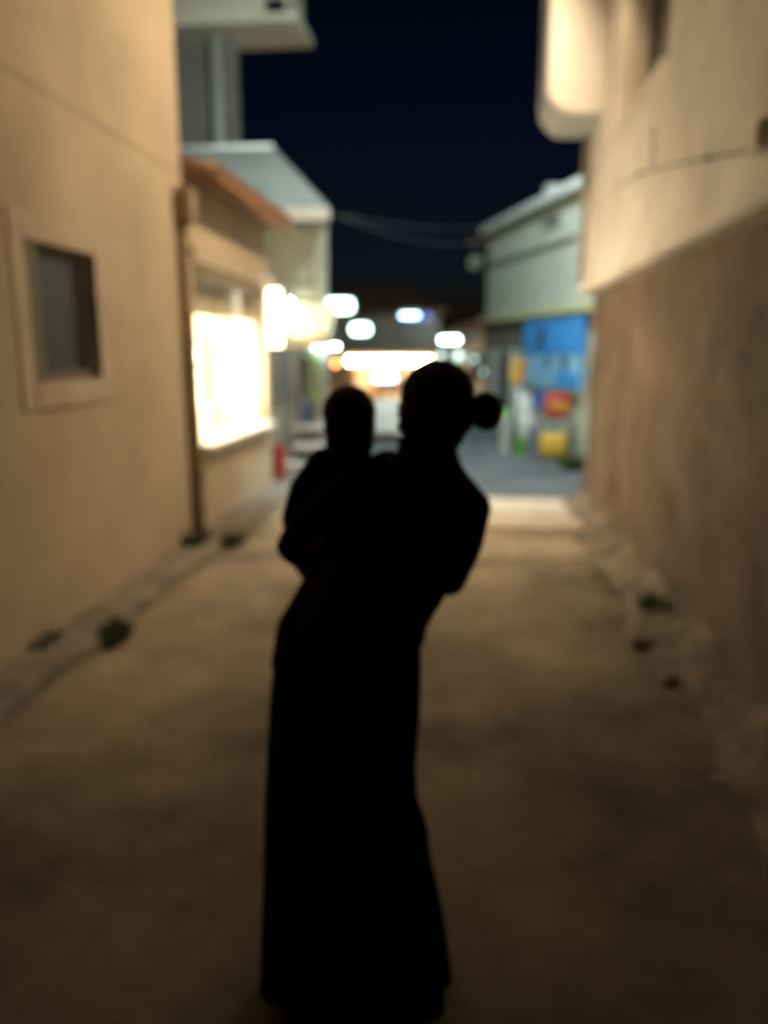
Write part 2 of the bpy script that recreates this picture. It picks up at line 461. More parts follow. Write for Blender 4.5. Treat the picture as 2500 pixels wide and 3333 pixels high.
for i, (y0, y1) in enumerate(((6.75, 7.55), (7.65, 8.45))):  # glowing panels added to brighten the window and its spill
    lp = empty('light_panel', (-3.45, (y0 + y1) / 2, 0.0))
    tag(lp, ['backlit white panel behind the bottles, next to the downpipe end of the shop', 'backlit white panel behind the bottles, at the far end of the shop'][i], 'light panel')
    w_ = (y1 - y0) / 2
    box('diffuser', 0.012, 0.03, -w_, w_, 0.9, 1.98, glow('panel_glow', (1.0, 0.82, 0.55), 120), lp); box('frame', 0.0, 0.0119, -w_ - .02, w_ + .02, 0.88, 2.0, M_white, lp)
# plinth and boxes behind the sill
pl = empty('display_plinth', (-2.72, 7.6, 0.10))
tag(pl, 'long white display plinth just inside the lit shop window', 'plinth')
box('top', -0.15, 0.13, -1.0, 1.0, 0.66, 0.70, M_white, pl, 0.004); box('body', -0.13, 0.11, -0.97, 0.97, 0.0, 0.66, M_white, pl)
for i, (y, s, m, nm) in enumerate(((6.8, 0.20, M_yel, 'yellow'), (7.25, 0.16, M_cream, 'cream'), (7.8, 0.24, M_paper, 'white'), (8.3, 0.18, M_orange, 'orange'))):
    bm = bmesh.new(); abox(bm, -s / 2, s / 2, -s / 2, s / 2, 0, s * 1.1, 0.006); abox(bm, -s / 2 - .006, s / 2 + .006, -s / 2 - .006, s / 2 + .006, s * 1.1 + 0.001, s * 1.1 + 0.04, 0.004)
    o = bm_obj('gift_box', bm, m); o.location = (-2.73, y, 0.80)
    tag(o, '%s lidded box standing on the plinth in the lit shop window' % nm, 'box')
# projecting lightbox at the far corner of the shop
lb = empty('lightbox_sign', (-2.36, 8.96, 1.66))
tag(lb, 'upright glowing white lightbox sign projecting from the shop corner', 'sign')
box('face', -0.10, 0.19, -0.035, 0.035, 0.02, 0.66, G_lightbox, lb, 0.01)
box('edge_strip', -0.105, 0.20, -0.045, 0.045, 0.66, 0.69, M_brownpipe, lb)
box('edge_strip', -0.105, 0.20, -0.045, 0.045, -0.01, 0.019, M_brownpipe, lb)
box('bracket', -0.09, 0.02, -0.075, -0.046, 0.3, 0.34, M_metal, lb)

# ------------------------------------------------------------------ pale house with hip roof behind the shop
ph = empty('pale_house', (-3.5, 12.5, 0))
tag(ph, 'pale green low house with a light hipped roof at the bend beyond the lit shop', 'house')
PX0, PX1, PY0, PY1 = -6.4, -1.95, 10.5, 14.6
bm = bmesh.new()
DX0, DX1 = -2.72, -2.40    # glazed door
SXa, SXb = -2.34, -2.03    # small shop window
abox(bm, PX0, DX0, PY0, PY0 + 0.25, -0.1, 3.40)
abox(bm, DX0, DX1, PY0, PY0 + 0.25, 2.0, 3.40)
abox(bm, DX1, SXa, PY0, PY0 + 0.25, -0.1, 3.40)
abox(bm, SXa, SXb, PY0, PY0 + 0.25, 1.5, 3.40)
abox(bm, SXa, SXb, PY0, PY0 + 0.25, -0.1, 0.62)
abox(bm, SXb, PX1, PY0, PY0 + 0.25, -0.1, 3.40)
bmesh.ops.remove_doubles(bm, verts=bm.verts, dist=0.0005)
part(ph, bm_obj, 'front_wall', bm, M_palegrey)
part(ph, prism, 'side_wall', [(PX1 - 0.3, PY0 + 0.25), (PX1 - 0.05, PY0 + 0.25), (-2.80, PY1), (-3.05, PY1)], 'z', -0.1, 3.40, M_palegrey)
part(ph, box, 'back_wall', PX0, -3.05, PY1 - 0.25, PY1, -0.1, 3.40, M_palegrey)
part(ph, box, 'corner_pilaster', PX1 - 0.14, PX1 + 0.02, PY0 - 0.03, PY0 - 0.001, 0.0, 3.40, M_palegrey)
# hip roof
bm = bmesh.new()
E_ = 0.12
e = [(PX0 - E_, PY0 - E_, 3.42), (PX1 + E_, PY0 - E_, 3.42), (-2.72, PY1 + E_, 3.42), (PX0 - E_, PY1 + E_, 3.42)]
ev = [bm.verts.new(q) for q in e]; el = [bm.verts.new((q[0], q[1], 3.34)) for q in e]
r0 = bm.verts.new((-5.2, 12.35, 4.66)); r1 = bm.verts.new((-3.05, 12.35, 4.66))
bm.faces.new((ev[0], ev[1], r1, r0)); bm.faces.new((ev[1], ev[2], r1)); bm.faces.new((ev[2], ev[3], r0, r1)); bm.faces.new((ev[3], ev[0], r0))
for i in range(4): bm.faces.new((el[i], el[(i + 1) % 4], ev[(i + 1) % 4], ev[i]))
bm.faces.new(el[::-1])
rf = part(ph, bm_obj, 'roof', bm, M_paleroof)
o = tube('ridge_cap', [(-5.2, 12.35, 4.66), (-3.05, 12.35, 4.66)], 0.035, M_white, rf)
part(ph, box, 'fascia', PX0 - 0.1, PX1 + 0.1, PY0 - E_ - 0.03, PY0 - E_ - 0.001, 3.28, 3.43, M_white)
d = part(ph, box, 'door', DX0 + 0.002, DX1 - 0.002, PY0 + 0.10, PY0 + 0.15, 0.0, 1.999, M_white)
for z0, z1 in ((0.25, 0.85), (0.95, 1.85)):
    box('pane', DX0 + 0.06, DX1 - 0.06, PY0 + 0.085, PY0 + 0.098, z0, z1, surf('blue_glass', (0.46, 0.58, 0.66), rough=0.1, var=0.1, bump=0), d)
tube('handle', [(DX1 - 0.04, PY0 + 0.07, 0.9), (DX1 - 0.04, PY0 + 0.07, 1.05)], 0.01, M_metal, d, 8)
w = part(ph, box, 'shop_window', SXa + 0.002, SXb - 0.002, PY0 + 0.18, PY0 + 0.22, 0.62, 1.499, surf('net_curtain', (0.58, 0.60, 0.52), var=0.08, scale=9, bump=0.1))  # pane coloured pale to look lit from within
box('frame', SXa - 0.05, SXa, PY0 - 0.02, PY0 - 0.001, 0.40, 1.56, M_white, w)
box('frame', SXb, SXb + 0.02, PY0 - 0.02, PY0 - 0.001, 0.62, 1.56, M_ylw, w)
box('sill', SXa - 0.06, SXb + 0.06, PY0 - 0.16, PY0 + 0.17, 0.57, 0.625, M_white, w, 0.01)
part(ph, box, 'step', -2.85, -2.2, 10.05, 10.46, -0.02, 0.15, M_white, bev=0.015)
part(ph, box, 'bench_ledge', -2.36, -1.98, 10.20, 10.46, 0.30, 0.38, M_white, bev=0.01)
part(ph, box, 'green_panel', -2.16, -2.03, PY0 - 0.045, PY0 - 0.022, 0.95, 1.62, M_olive)
part(ph, box, 'cornice', PX0, PX1 + 0.03, PY0 - 0.09, PY0 - 0.001, 2.32, 2.44, M_palegrey, bev=0.02)
# awning with tube lamps
aw = empty('awning', (-2.2, 10.46, 2.25))
tag(aw, 'small sloping cream awning lit by tubes on the pale house front', 'awning')
bm = bmesh.new()
aprism(bm, [(-0.02, 0.0), (-0.62, -0.42), (-0.62, -0.46), (-0.02, -0.04)], 'x', -0.14, 0.44)
bm_obj('canvas', bm, surf('awning_canvas', (0.62, 0.60, 0.42), var=0.06), aw)
box('valance', -0.14, 0.44, -0.63, -0.621, -0.58, -0.43, M_cream, aw)
for x in (-0.13, 0.43): tube('arm', [(x, -0.01, -0.40), (x, -0.61, -0.47)], 0.012, M_metal, aw, 8)
tl = empty('tube_lamp', (-2.40, 10.40, 2.30))
tag(tl, 'slanting yellow white tube lamp along the edge of the small awning', 'lamp')
tube('tube', [(0.02, -0.05, -0.02), (0.30, -0.62, -0.44)], 0.02, G_tube, tl)
box('end_cap', -0.01, 0.04, -0.075, -0.02, -0.05, 0.01, M_white, tl); box('end_cap', 0.275, 0.325, -0.65, -0.60, -0.47, -0.41, M_white, tl)
dl = empty('downlight', (-1.95, 10.42, 1.70))
tag(dl, 'flat white strip light under the awning of the pale house', 'lamp')
box('housing', -0.16, 0.20, -0.05, 0.05, 0.0, 0.03, M_white, dl); box('diffuser', -0.15, 0.19, -0.045, 0.045, -0.035, -0.001, G_cool, dl)
# two projecting rounded lightbox signs with green rims
for i, (x0, x1, y, z0, z1) in enumerate(((-2.06, -1.64, 11.2, 2.13, 2.35), (-1.98, -1.63, 13.0, 1.86, 2.06))):
    s = empty('lightbox_sign', ((x0 + x1) / 2, y, z0))
    tag(s, ['larger rounded white lightbox sign with green rim on the pale house side', 'smaller rounded white lightbox sign with green rim, below the larger one on the pale house'][i], 'sign')
    w_, h_ = (x1 - x0) / 2, z1 - z0
    def rr_(w, z0, z1, r):
        pts = []
        for cx, cz, a0 in ((w - r, z1 - r, 0), (-w + r, z1 - r, 90), (-w + r, z0 + r, 180), (w - r, z0 + r, 270)):
            for k in range(6):
                a = radians(a0 + 18 * k); pts.append((cx + r * cos(a), cz + r * sin(a)))
        return pts
    bm = bmesh.new(); aprism(bm, rr_(w_ - 0.02, 0.03, h_ - 0.01, 0.06), 'y', -0.065, 0.065); bm_obj('face', bm, G_green, s)
    bm = bmesh.new(); aprism(bm, rr_(w_, 0.0, h_, 0.07), 'y', -0.05, 0.05); bm_obj('rim', bm, G_rim, s)
    box('bracket', -w_ - 0.16 if i == 0 else -w_ - 0.52, -w_ + 0.02, -0.02, 0.02, h_ / 2, h_ / 2 + 0.03, M_metal, s)
# goods: bags on the window ledge
for i, (x, zz, sx, lab) in enumerate(((-2.25, 0.625, 0.075, 'blue grey cloth bag on the ledge of the pale house window'),)):
    b = empty('cloth_bag', (x, 10.47, zz))
    tag(b, lab, 'bag')
    bm = bmesh.new(); abox(bm, -sx, sx, -0.06, 0.06, 0, 0.34, 0.04); bm_obj('body', bm, M_bluegrey, b, True)
    tube('handle', [(-0.04, 0, 0.33), (-0.03, 0, 0.42), (0.03, 0, 0.42), (0.04, 0, 0.33)], 0.01, M_bluegrey, b, 8)
# red chair-like crate stack beside the shop
c = empty('plastic_crate', (-2.42, 9.35, 0.0)); tag(c, 'red plastic crate on the ground beyond the lit shop', 'crate')
box('base', -0.12, 0.12, -0.16, 0.16, 0.0, 0.03, M_red, c)
for (x0, x1, y0, y1) in ((-.12, -.10, -.16, .16), (.10, .12, -.16, .16), (-.10, .10, -.16, -.14), (-.10, .10, .14, .16)):
    for z in (0.031, 0.19, 0.35): box('rail', x0, x1, y0, y1, z, z + 0.11, M_red, c)
for x in (-.11, .11):
    for y in (-.15, .15): box('post', x - .013, x + .013, y - .013, y + .013, 0.03, 0.47, M_red, c)

# ------------------------------------------------------------------ tall building with balcony far left
tb = empty('tall_building', (-7.0, 17.5, 0))
tag(tb, 'tall dim grey building with a cream balcony rising behind the pale hipped roof', 'building')
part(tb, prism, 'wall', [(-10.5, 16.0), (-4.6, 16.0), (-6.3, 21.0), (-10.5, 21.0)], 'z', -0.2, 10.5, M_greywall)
part(tb, prism, 'roof', [(-10.7, 15.8), (-4.4, 15.8), (-6.1, 21.2), (-10.7, 21.2)], 'z', 10.5, 10.75, M_tile)
part(tb, tube, 'drainpipe', [(-5.02, 15.92, 3.0), (-5.02, 15.92, 7.5)], 0.10, M_pipe)
bal = part(tb, box, 'balcony', -6.6, -3.25, 15.35, 16.7, 7.540, 7.680, M_cream, bev=0.02)
box('parapet', -6.5, -3.42, 15.40, 15.50, 7.940, 9.220, M_cream, bal)
box('parapet', -3.52, -3.42, 15.501, 16.6, 7.940, 9.220, M_cream, bal)
box('kerb', -6.5, -3.9, 15.40, 15.52, 7.681, 7.938, M_cream, bal)
box('baluster', -3.50, -3.42, 15.42, 15.50, 7.681, 7.939, M_cream, bal)
wb = part(tb, box, 'window', -8.2, -7.3, 15.97, 15.999, 4.6, 6.0, M_pane)
box('frame', -8.26, -8.2, 15.95, 15.999, 4.55, 6.05, M_white, wb); box('frame', -7.3, -7.24, 15.95, 15.999, 4.55, 6.05, M_white, wb)

# ------------------------------------------------------------------ right house
rh = empty('house', (1.3, 4.0, 0))
tag(rh, 'house with rough brown base, cream overhanging upper wall and rounded white bay', 'house')
XU, XL = 1.21, 1.31
# rough lower wall with a battered foot: a displaced sheet closed into a solid
bm = bmesh.new()
rr = random.Random(8)
ny, nz = 90, 22
grid = []
for j in range(nz + 1):
    z = -0.1 + j * (2.33 / nz)
    row = []
    for i in range(ny + 1):
        y = -5 + i * (13.75 / ny)
        foot = 0.10 * max(0.0, 1 - z / 0.45) ** 1.5
        wob = 0.022 * sin(y * 3.1 + z * 2.3) * sin(z * 4.1 + y * 1.7) + rr.uniform(-.012, .012)
        row.append(bm.verts.new((XL - foot + wob + 0.01, y, z)))
    grid.append(row)
for a, b in zip(grid, grid[1:]):
    for i in range(ny): bm.faces.new((a[i], a[i + 1], b[i + 1], b[i]))
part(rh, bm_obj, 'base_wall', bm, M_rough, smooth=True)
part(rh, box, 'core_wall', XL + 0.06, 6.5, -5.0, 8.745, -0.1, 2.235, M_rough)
# upper wall with window hole
UY0, UY1, UZ0, UZ1 = 5.57, 7.30, 3.50, 5.1
bm = bmesh.new()
abox(bm, XU, XU + 0.35, -5.0, UY0, 2.24, 7.6)
abox(bm, XU, XU + 0.35, UY1, 9.12, 2.24, 7.6)
abox(bm, XU, XU + 0.35, UY0, UY1, 2.24, UZ0)
abox(bm, XU, XU + 0.35, UY0, UY1, UZ1, 7.6)
bmesh.ops.remove_doubles(bm, verts=bm.verts, dist=0.0005)
part(rh, bm_obj, 'upper_wall', bm, M_upper)
part(rh, box, 'end_wall', XU + 0.35, 6.5, 8.80, 9.12, 2.24, 7.6, M_upper)
part(rh, prism, 'roof', [(0.85, 7.6), (3.8, 9.0), (6.8, 7.6)], 'y', -5.2, 9.3, M_tile)
part(rh, box, 'ledge', XU - 0.03, XU - 0.001, -5.0, 9.13, 2.25, 2.33, M_upper, bev=0.01)
wr = empty('window'); wr.parent = rh
def wrp(name, *a, mat, bev=0.004):
    o = box(name, *a, mat, wr, bev); o.location = tuple(-c for c in rh.location); return o
wrp('frame', XU + 0.22, XU + 0.27, UY0 + 0.002, UY0 + 0.07, UZ0 + 0.002, UZ1 - 0.002, mat=M_shutter)
wrp('frame', XU + 0.22, XU + 0.27, UY1 - 0.07, UY1 - 0.002, UZ0 + 0.002, UZ1 - 0.002, mat=M_shutter)
wrp('mullion', XU + 0.22, XU + 0.27, 6.40, 6.46, UZ0 + 0.002, UZ1 - 0.002, mat=M_shutter)
wrp('sill', XU - 0.02, XU - 0.001, UY0 - 0.05, UY1 + 0.05, UZ0 - 0.06, UZ0, mat=M_upper)
wrp('pane', XU + 0.255, XU + 0.265, UY0 + 0.01, UY1 - 0.01, UZ0 + 0.01, UZ1 - 0.01, mat=M_pane, bev=0)
# rounded bay at the far corner
bm = bmesh.new()
prof = [(XU - 0.001, 3.86), (0.86, 3.86), (0.80, 3.88), (0.69, 4.00), (0.67, 4.08), (0.67, 6.2), (XU - 0.001, 6.2)]
aprism(bm, prof, 'y', 8.15, 9.08)
vert_e = [e_ for e_ in bm.edges if abs(e_.verts[0].co.y - e_.verts[1].co.y) < 1e-4 and e_.verts[0].co.x < 1.0 and e_.verts[1].co.x < 1.0]
bmesh.ops.bevel(bm, geom=vert_e, offset=0.05, segments=3, profile=0.5, affect='EDGES')
part(rh, bm_obj, 'bay', bm, M_bay)
part(rh, box, 'bay_coping', 0.62, XU - 0.002, 8.11, 9.14, 6.201, 6.28, M_cream, bev=0.01)
part(rh, tube, 'downpipe', [(1.165, 8.85, 2.36), (1.165, 8.85, 3.84)], 0.035, M_pipe)
# cable sagging along the wall
cb = empty('wall_cable', (1.19, 5.0, 2.9)); tag(cb, 'dark cable stapled along the cream upper wall of the house with the bay', 'cable')
def cab(name, pts, r=0.007):
    o = tube(name, pts, r, M_cable, cb, 6); o.location = tuple(-c for c in cb.location); return o
cab('run', [(1.200, 1.5, 2.44), (1.200, 3.0, 2.46), (1.200, 3.9, 2.52), (1.200, 4.8, 2.68), (1.200, 5.7, 2.83), (1.200, 6.4, 2.93), (1.200, 7.0, 2.97)], 0.006)
cab('drop', [(1.200, 5.75, 2.83), (1.200, 5.76, 3.10), (1.200, 5.9, 3.12)], 0.005)
for y, z in ((3.0, 2.46), (4.4, 2.61), (6.1, 2.89)):
    o = box('staple', 1.18, 1.209, y - 0.008, y + 0.008, z - 0.012, z + 0.012, M_metal, cb); o.location = tuple(-c for c in cb.location)
jb = empty('junction_box', (1.165, 3.55, 2.42)); tag(jb, 'small pale junction box on the cream wall just above the brown base', 'box')
box('case', -0.03, 0.034, -0.07, 0.07, 0.02, 0.14, M_white, jb, 0.008); box('lid', -0.038, -0.031, -0.06, 0.06, 0.03, 0.13, M_cream, jb)

# rubble and broken footing stones along the base of the right wall
def stone(loc, r, seed, flat=0.7):
    q = random.Random(seed)
    bm = bmesh.new()
    bmesh.ops.create_icosphere(bm, subdivisions=2, radius=1.0)
    ax = [q.uniform(0.75, 1.25) for _ in range(3)]
    dirs = [Vector((q.gauss(0, 1), q.gauss(0, 1), q.gauss(0, 1))).normalized() for _ in range(7)]
    for v in bm.verts:
        c = v.co.copy()
        for dd in dirs:
            k = c.dot(dd)
            if k > 0.72: c -= dd * (k - 0.72)
        v.co = Vector((c.x * r * ax[0], c.y * r * ax[1], c.z * r * flat))
    zmin = min(v.co.z for v in bm.verts)
    for v in bm.verts: v.co.z -= zmin + 0.012
    o = bm_obj('rubble_stone', bm, M_stone); o.location = loc
    return o
rr = random.Random(21)
for i in range(9):
    y = 3.8 + i * 0.48 + rr.uniform(-.1, .1)
    r = rr.uniform(0.04, 0.075)
    o = stone((1.13 - rr.uniform(0.0, 0.16), y, 0), r, 100 + i)
    o.rotation_euler = (0, 0, rr.uniform(0, 6))
    tag(o, 'broken stone lying in the rubble at the foot of the brown wall', 'stone', 'rubble along the brown wall')
# smeared mortar fillet on the ground at the wall foot
bm = bmesh.new()
prev = None
for i in range(113):
    y = -4.5 + i * 0.115
    w_ = 0.16 + 0.05 * sin(i * 0.35) + 0.03 * sin(i * 0.9)
    cur = [bm.verts.new((1.28, y, 0.16 + 0.05 * sin(i * .7))), bm.verts.new((1.22 - w_ * 0.4, y, 0.07)), bm.verts.new((1.20 - w_, y, 0.02)), bm.verts.new((1.18 - w_, y, -0.03))]
    if prev:
        for k in range(3): bm.faces.new((prev[k], prev[k + 1], cur[k + 1], cur[k]))
    prev = cur
o = bm_obj('verge', bm, M_verge, None, True); o['kind'] = 'structure'

# ------------------------------------------------------------------ right far house with beach shop
fh = empty('pale_house', (1.6, 15.0, 0))
tag(fh, 'pale green house with a beach shop on its ground floor beyond the brown wall', 'house')
A = Vector((1.68, 12.3)); B = Vector((0.32, 17.0)); dv = (B - A).normalized(); nv = Vector((dv.y, -dv.x))  # points right/into house
if nv.x < 0: nv = -nv
def fq(s0, s1, d0, d1):   # footprint along the facade s (m from A), depth d behind it
    return [tuple(A + dv * s0 + nv * d0), tuple(A + dv * s1 + nv * d0), tuple(A + dv * s1 + nv * d1), tuple(A + dv * s0 + nv * d1)]
def fpr(name, s0, s1, d0, d1, z0, z1, mat, parent=None):
    bm = bmesh.new(); aprism(bm, fq(s0, s1, d0, d1), 'z', z0, z1)
    o = bm_obj(name, bm, mat, parent if parent else fh)
    if parent is None: o.location = tuple(-c for c in fh.location)
    return o
LEN = (B - A).length
fpr('wall', -0.6, LEN, 0, 4.0, -0.6, 4.0, M_pale)
fpr('eave', -0.7, LEN + 0.12, -0.16, 4.1, 4.0, 4.12, M_white)
bm = bmesh.new()
q0 = fq(-0.7, LEN + 0.12, -0.16, 4.1)
lo = [bm.verts.new((*q, 4.121)) for q in q0]
m0 = (Vector(q0[0]) + Vector(q0[3])) / 2; m1 = (Vector(q0[1]) + Vector(q0[2])) / 2
t0 = bm.verts.new((*m0, 4.9)); t1 = bm.verts.new((*m1, 4.9))
bm.faces.new((lo[0], lo[1], t1, t0)); bm.faces.new((lo[2], lo[3], t0, t1)); bm.faces.new((lo[0], t0, lo[3])); bm.faces.new((lo[1], lo[2], t1)); bm.faces.new(lo[::-1])
part(fh, bm_obj, 'roof', bm, M_paleroof)
fpr('string_course', -0.6, LEN + 0.02, -0.035, -0.001, 3.30, 3.36, M_shutter)
fpr('canopy', -0.6, LEN + 0.05, -0.14, -0.001, 2.20, 2.30, M_ylw)
fpr('fascia', 1.9, LEN, -0.03, -0.001, 1.70, 2.16, M_shutter)
fpr('vent', 1.0, 1.7, -0.03, -0.002, 3.62, 3.80, M_shutter)
fpr('doorway', 3.2, 3.9, -0.012, -0.002, 0.0, 1.6, M_pane)
fpr('door_frame', 3.1, 3.19, -0.03, -0.002, 0.0, 1.68, M_white); fpr('door_frame', 3.91, 4.0, -0.03, -0.002, 0.0, 1.68, M_white)
ch = fpr('chimney', 3.0, 3.25, 0.55, 0.85, 4.05, 4.62, M_white)
# blue banner under the canopy with dark printed marks
bn = empty('banner', (A.x, A.y, 1.0))
tag(bn, 'large blue cloth banner with dark marks hung on the beach shop wall', 'banner')
def bp_(name, s0, s1, d0, d1, z0, z1, mat):
    bm = bmesh.new(); aprism(bm, [(q[0] - A.x, q[1] - A.y) for q in fq(s0, s1, d0, d1)], 'z', z0 - 1.0, z1 - 1.0)
    return bm_obj(name, bm, mat, bn)
bp_('cloth', -0.3, 2.25, -0.10, -0.07, 1.55, 2.17, M_blue)
bp_('lower_cloth', -0.3, 2.15, -0.10, -0.07, 1.02, 1.54, M_lblue)
bp_('blue_stripe', -0.25, 0.7, -0.112, -0.101, 1.05, 1.30, M_blue)
bp_('dark_mark', 1.25, 1.55, -0.112, -0.101, 1.66, 1.98, M_navy)
bp_('dark_mark', 0.95, 1.12, -0.112, -0.101, 1.36, 1.53, M_navy)
bp_('dark_mark', 0.25, 0.48, -0.112, -0.101, 1.34, 1.53, M_navy)
bp_('rail', -0.3, 2.25, -0.11, -0.06, 2.171, 2.19, M_metal)

# beach goods in front of the shop
def tub(name, x, y, r, h_, mat, lab, cat):
    o = lathe(name, [(r * .78, 0), (r * .8, .01), (r, h_ - .02), (r * 1.05, h_), (r * .97, h_), (r * .75, 0.03)], mat, None, 28)
    o.location = (x, y, 0); tag(o, lab, cat); return o
yb = empty('cushion_stool', (1.30, 12.0, 0)); tag(yb, 'chunky yellow padded stool on the ground by the brown wall corner', 'stool')
bm = bmesh.new(); abox(bm, -0.20, 0.20, -0.18, 0.18, 0.05, 0.38, 0.05); bm_obj('cushion', bm, M_yel, yb, True)
for x in (-.14, .14):
    for y in (-.12, .12): box('foot', x - .02, x + .02, y - .02, y + .02, 0, 0.06, M_wood, yb)
rx = empty('inflatable_boat', (1.37, 12.25, 0.0)); tag(rx, 'red inflatable boat with a yellow band standing on a rack', 'inflatable boat')
bm = bmesh.new(); abox(bm, -0.20, 0.20, -0.08, 0.08, 0.60, 0.98, 0.07); bm_obj('hull', bm, M_red, rx, True)
bm = bmesh.new(); abox(bm, -0.12, 0.21, -0.094, 0.094, 0.74, 0.83, 0.02); bm_obj('band', bm, M_yel, rx, True)
for x in (-.16, .16): tube('rack_leg', [(x, 0.0, 0.62), (x * 1.15, 0.02, 0.0)], 0.014, M_pipe, rx, 8)
# blue ring
bm = bmesh.new()
R_, r_ = 0.10, 0.045
rings = []
for i in range(24):
    a = 2 * pi * i / 24
    rings.append([bm.verts.new(((R_ + r_ * cos(2 * pi * k / 10)) * cos(a), r_ * sin(2 * pi * k / 10), (R_ + r_ * cos(2 * pi * k / 10)) * sin(a))) for k in range(10)])
for i in range(24):
    a, b = rings[i], rings[(i + 1) % 24]
    for k in range(10): bm.faces.new((a[k], a[(k + 1) % 10], b[(k + 1) % 10], b[k]))
sr = empty('swim_ring', (1.12, 12.45, 0.0)); tag(sr, 'blue swim ring on a stand left of the red inflatable boat', 'swim ring')
o = bm_obj('ring', bm, M_dblue, sr, True); o.location = (0, 0, 0.86)
tube('stand', [(0, 0.05, 0), (0, 0.05, 0.74)], 0.014, M_pipe, sr, 8); lathe('stand_foot', [(0.1, 0), (0.1, 0.015), (0.02, 0.03)], M_metal, sr, 16, Matrix.Translation((0, 0.05, 0)))
# orange and yellow hanging sign
hs = empty('price_board', (0.78, 12.75, 0.0)); tag(hs, 'orange and yellow panel on a thin post before the pale beach shop', 'panel')
box('yellow_half', -0.11, 0.0, -0.02, 0.02, 1.10, 1.50, M_yel, hs, 0.008); box('orange_half', 0.002, 0.10, -0.02, 0.02, 1.12, 1.50, M_orange, hs, 0.008)
tube('post', [(0, 0.03, 0), (0, 0.03, 1.48)], 0.015, M_pipe, hs, 8); lathe('post_foot', [(0.12, 0), (0.12, 0.02), (0.02, 0.04)], M_metal, hs, 16, Matrix.Translation((0, 0.03, 0)))
# white bucket stack, float bundle, lime and blue tubs
wt = empty('white_float', (0.93, 12.55, 0.0)); tag(wt, 'bundle of white foam floats standing upright between panel and blue ring', 'floats')
for i, (x, y, h_) in enumerate(((-.10, 0, 1.02), (0.0, .05, 0.95), (0.09, 0.0, 0.90), (-.02, -.07, 0.62))):
    tube('float', [(x, y, 0), (x * 1.1, y, h_ * .5), (x * 1.3, y + .02, h_)], 0.045, M_white, wt, 12)
tub('bucket', 0.60, 12.6, 0.085, 0.62, M_white, 'tall white bin holding the lime ball by the beach shop', 'bin')
bm = bmesh.new(); bmesh.ops.create_uvsphere(bm, u_segments=20, v_segments=12, radius=0.085)
o = bm_obj('ball', bm, M_lime, None, True); o.location = (0.60, 12.6, 0.62); tag(o, 'lime green ball resting in the tall white bin', 'ball')
tub('bucket', 0.82, 12.2, 0.07, 0.30, M_lime, 'lime green bucket on the ground before the white floats', 'bucket')
tub('bucket', 1.02, 12.15, 0.09, 0.48, surf('grey_blue_plastic', (0.25, 0.30, 0.42), rough=.4, bump=.03), 'grey blue bucket between the lime bucket and the yellow stool', 'bucket')
# satellite dish on the far corner
sd = empty('satellite_dish', (0.30, 16.9, 3.35)); tag(sd, 'small pale satellite dish on a bracket at the beach shop house corner', 'satellite dish')
lathe('dish', [(0.001, 0.0), (0.09, 0.012), (0.16, 0.04), (0.155, 0.042), (0.09, 0.018), (0.001, 0.008)], M_shutter, sd, 24, Matrix.Translation((-0.22, -0.1, 0.05)) @ Matrix.Rotation(radians(75), 4, 'X') @ Matrix.Rotation(radians(-20), 4, 'Y'))
tube('bracket', [(0.02, 0.0, 0.05), (-0.2, -0.02, 0.05)], 0.02, M_metal, sd, 8)
tube('arm', [(-0.20, -0.06, -0.12), (-0.24, -0.32, 0.02)], 0.012, M_metal, sd, 8)
wbk = empty('cable_bracket', (0.32, 16.9, 3.80)); tag(wbk, 'short cable bracket jutting from the house corner above the satellite dish', 'bracket')
box('plate', 0.0, 0.03, -0.08, 0.08, -0.1, 0.1, M_metal, wbk); tube('arm', [(0.01, 0, 0), (-0.42, 0, 0.03)], 0.03, M_wood, wbk, 8)

# ------------------------------------------------------------------ tavern at the end of the street
tv = empty('tavern', (-3.4, 32.0, -1.0)); tag(tv, 'low tavern with tiled roof and warm lit porch at the far end of the street', 'tavern')
def tpart(fn, *a, **k): return part(tv, fn, *a, **k)
tpart(box, 'wall', -6.8, -1.3, 33.2, 38.0, -1.2, 3.15, M_taverna)
bm = bmesh.new()
ev = [bm.verts.new(q) for q in ((-7.2, 31.6, 3.2), (-0.9, 31.6, 3.2), (-0.9, 38.4, 3.2), (-7.2, 38.4, 3.2))]
r0 = bm.verts.new((-4.9, 34.6, 4.35)); r1 = bm.verts.new((-3.0, 34.6, 4.35))
bm.faces.new((ev[0], ev[1], r1, r0)); bm.faces.new((ev[1], ev[2], r1)); bm.faces.new((ev[2], ev[3], r0, r1)); bm.faces.new((ev[3], ev[0], r0)); bm.faces.new(ev[::-1])
tpart(bm_obj, 'roof', bm, M_tile)
tpart(box, 'porch_roof', -6.6, -1.2, 31.0, 33.19, 1.42, 1.56, M_wood)
for x in (-6.4, -4.7, -3.0, -1.4): tpart(box, 'porch_post', x, x + 0.12, 31.1, 31.22, -1.05, 1.419, M_wood)
tpart(box, 'counter', -6.0, -3.6, 32.6, 33.1, -1.0, 0.0, M_wood)
for x in (-6.0, -4.0): 
    w = tpart(box, 'window', x, x + 1.1, 33.17, 33.199, -0.2, 1.0, M_pane)
    box('frame', x - .07, x, 33.15, 33.199, -.25, 1.05, M_wood, w); box('frame', x + 1.1, x + 1.17, 33.15, 33.199, -.25, 1.05, M_wood, w)
uw = tpart(box, 'blue_window', -2.95, -1.70, 33.15, 33.199, 2.85, 3.12, G_bluewin); 
box('frame', -3.03, -2.95, 33.1, 33.199, 2.80, 3.14, M_taverna, uw); box('frame', -1.70, -1.62, 33.1, 33.199, 2.80, 3.14, M_taverna, uw)
bs = empty('tube_sign', (-2.45, 33.0, 3.02)); tag(bs, 'blue white glowing bar in the upper tavern window', 'light')
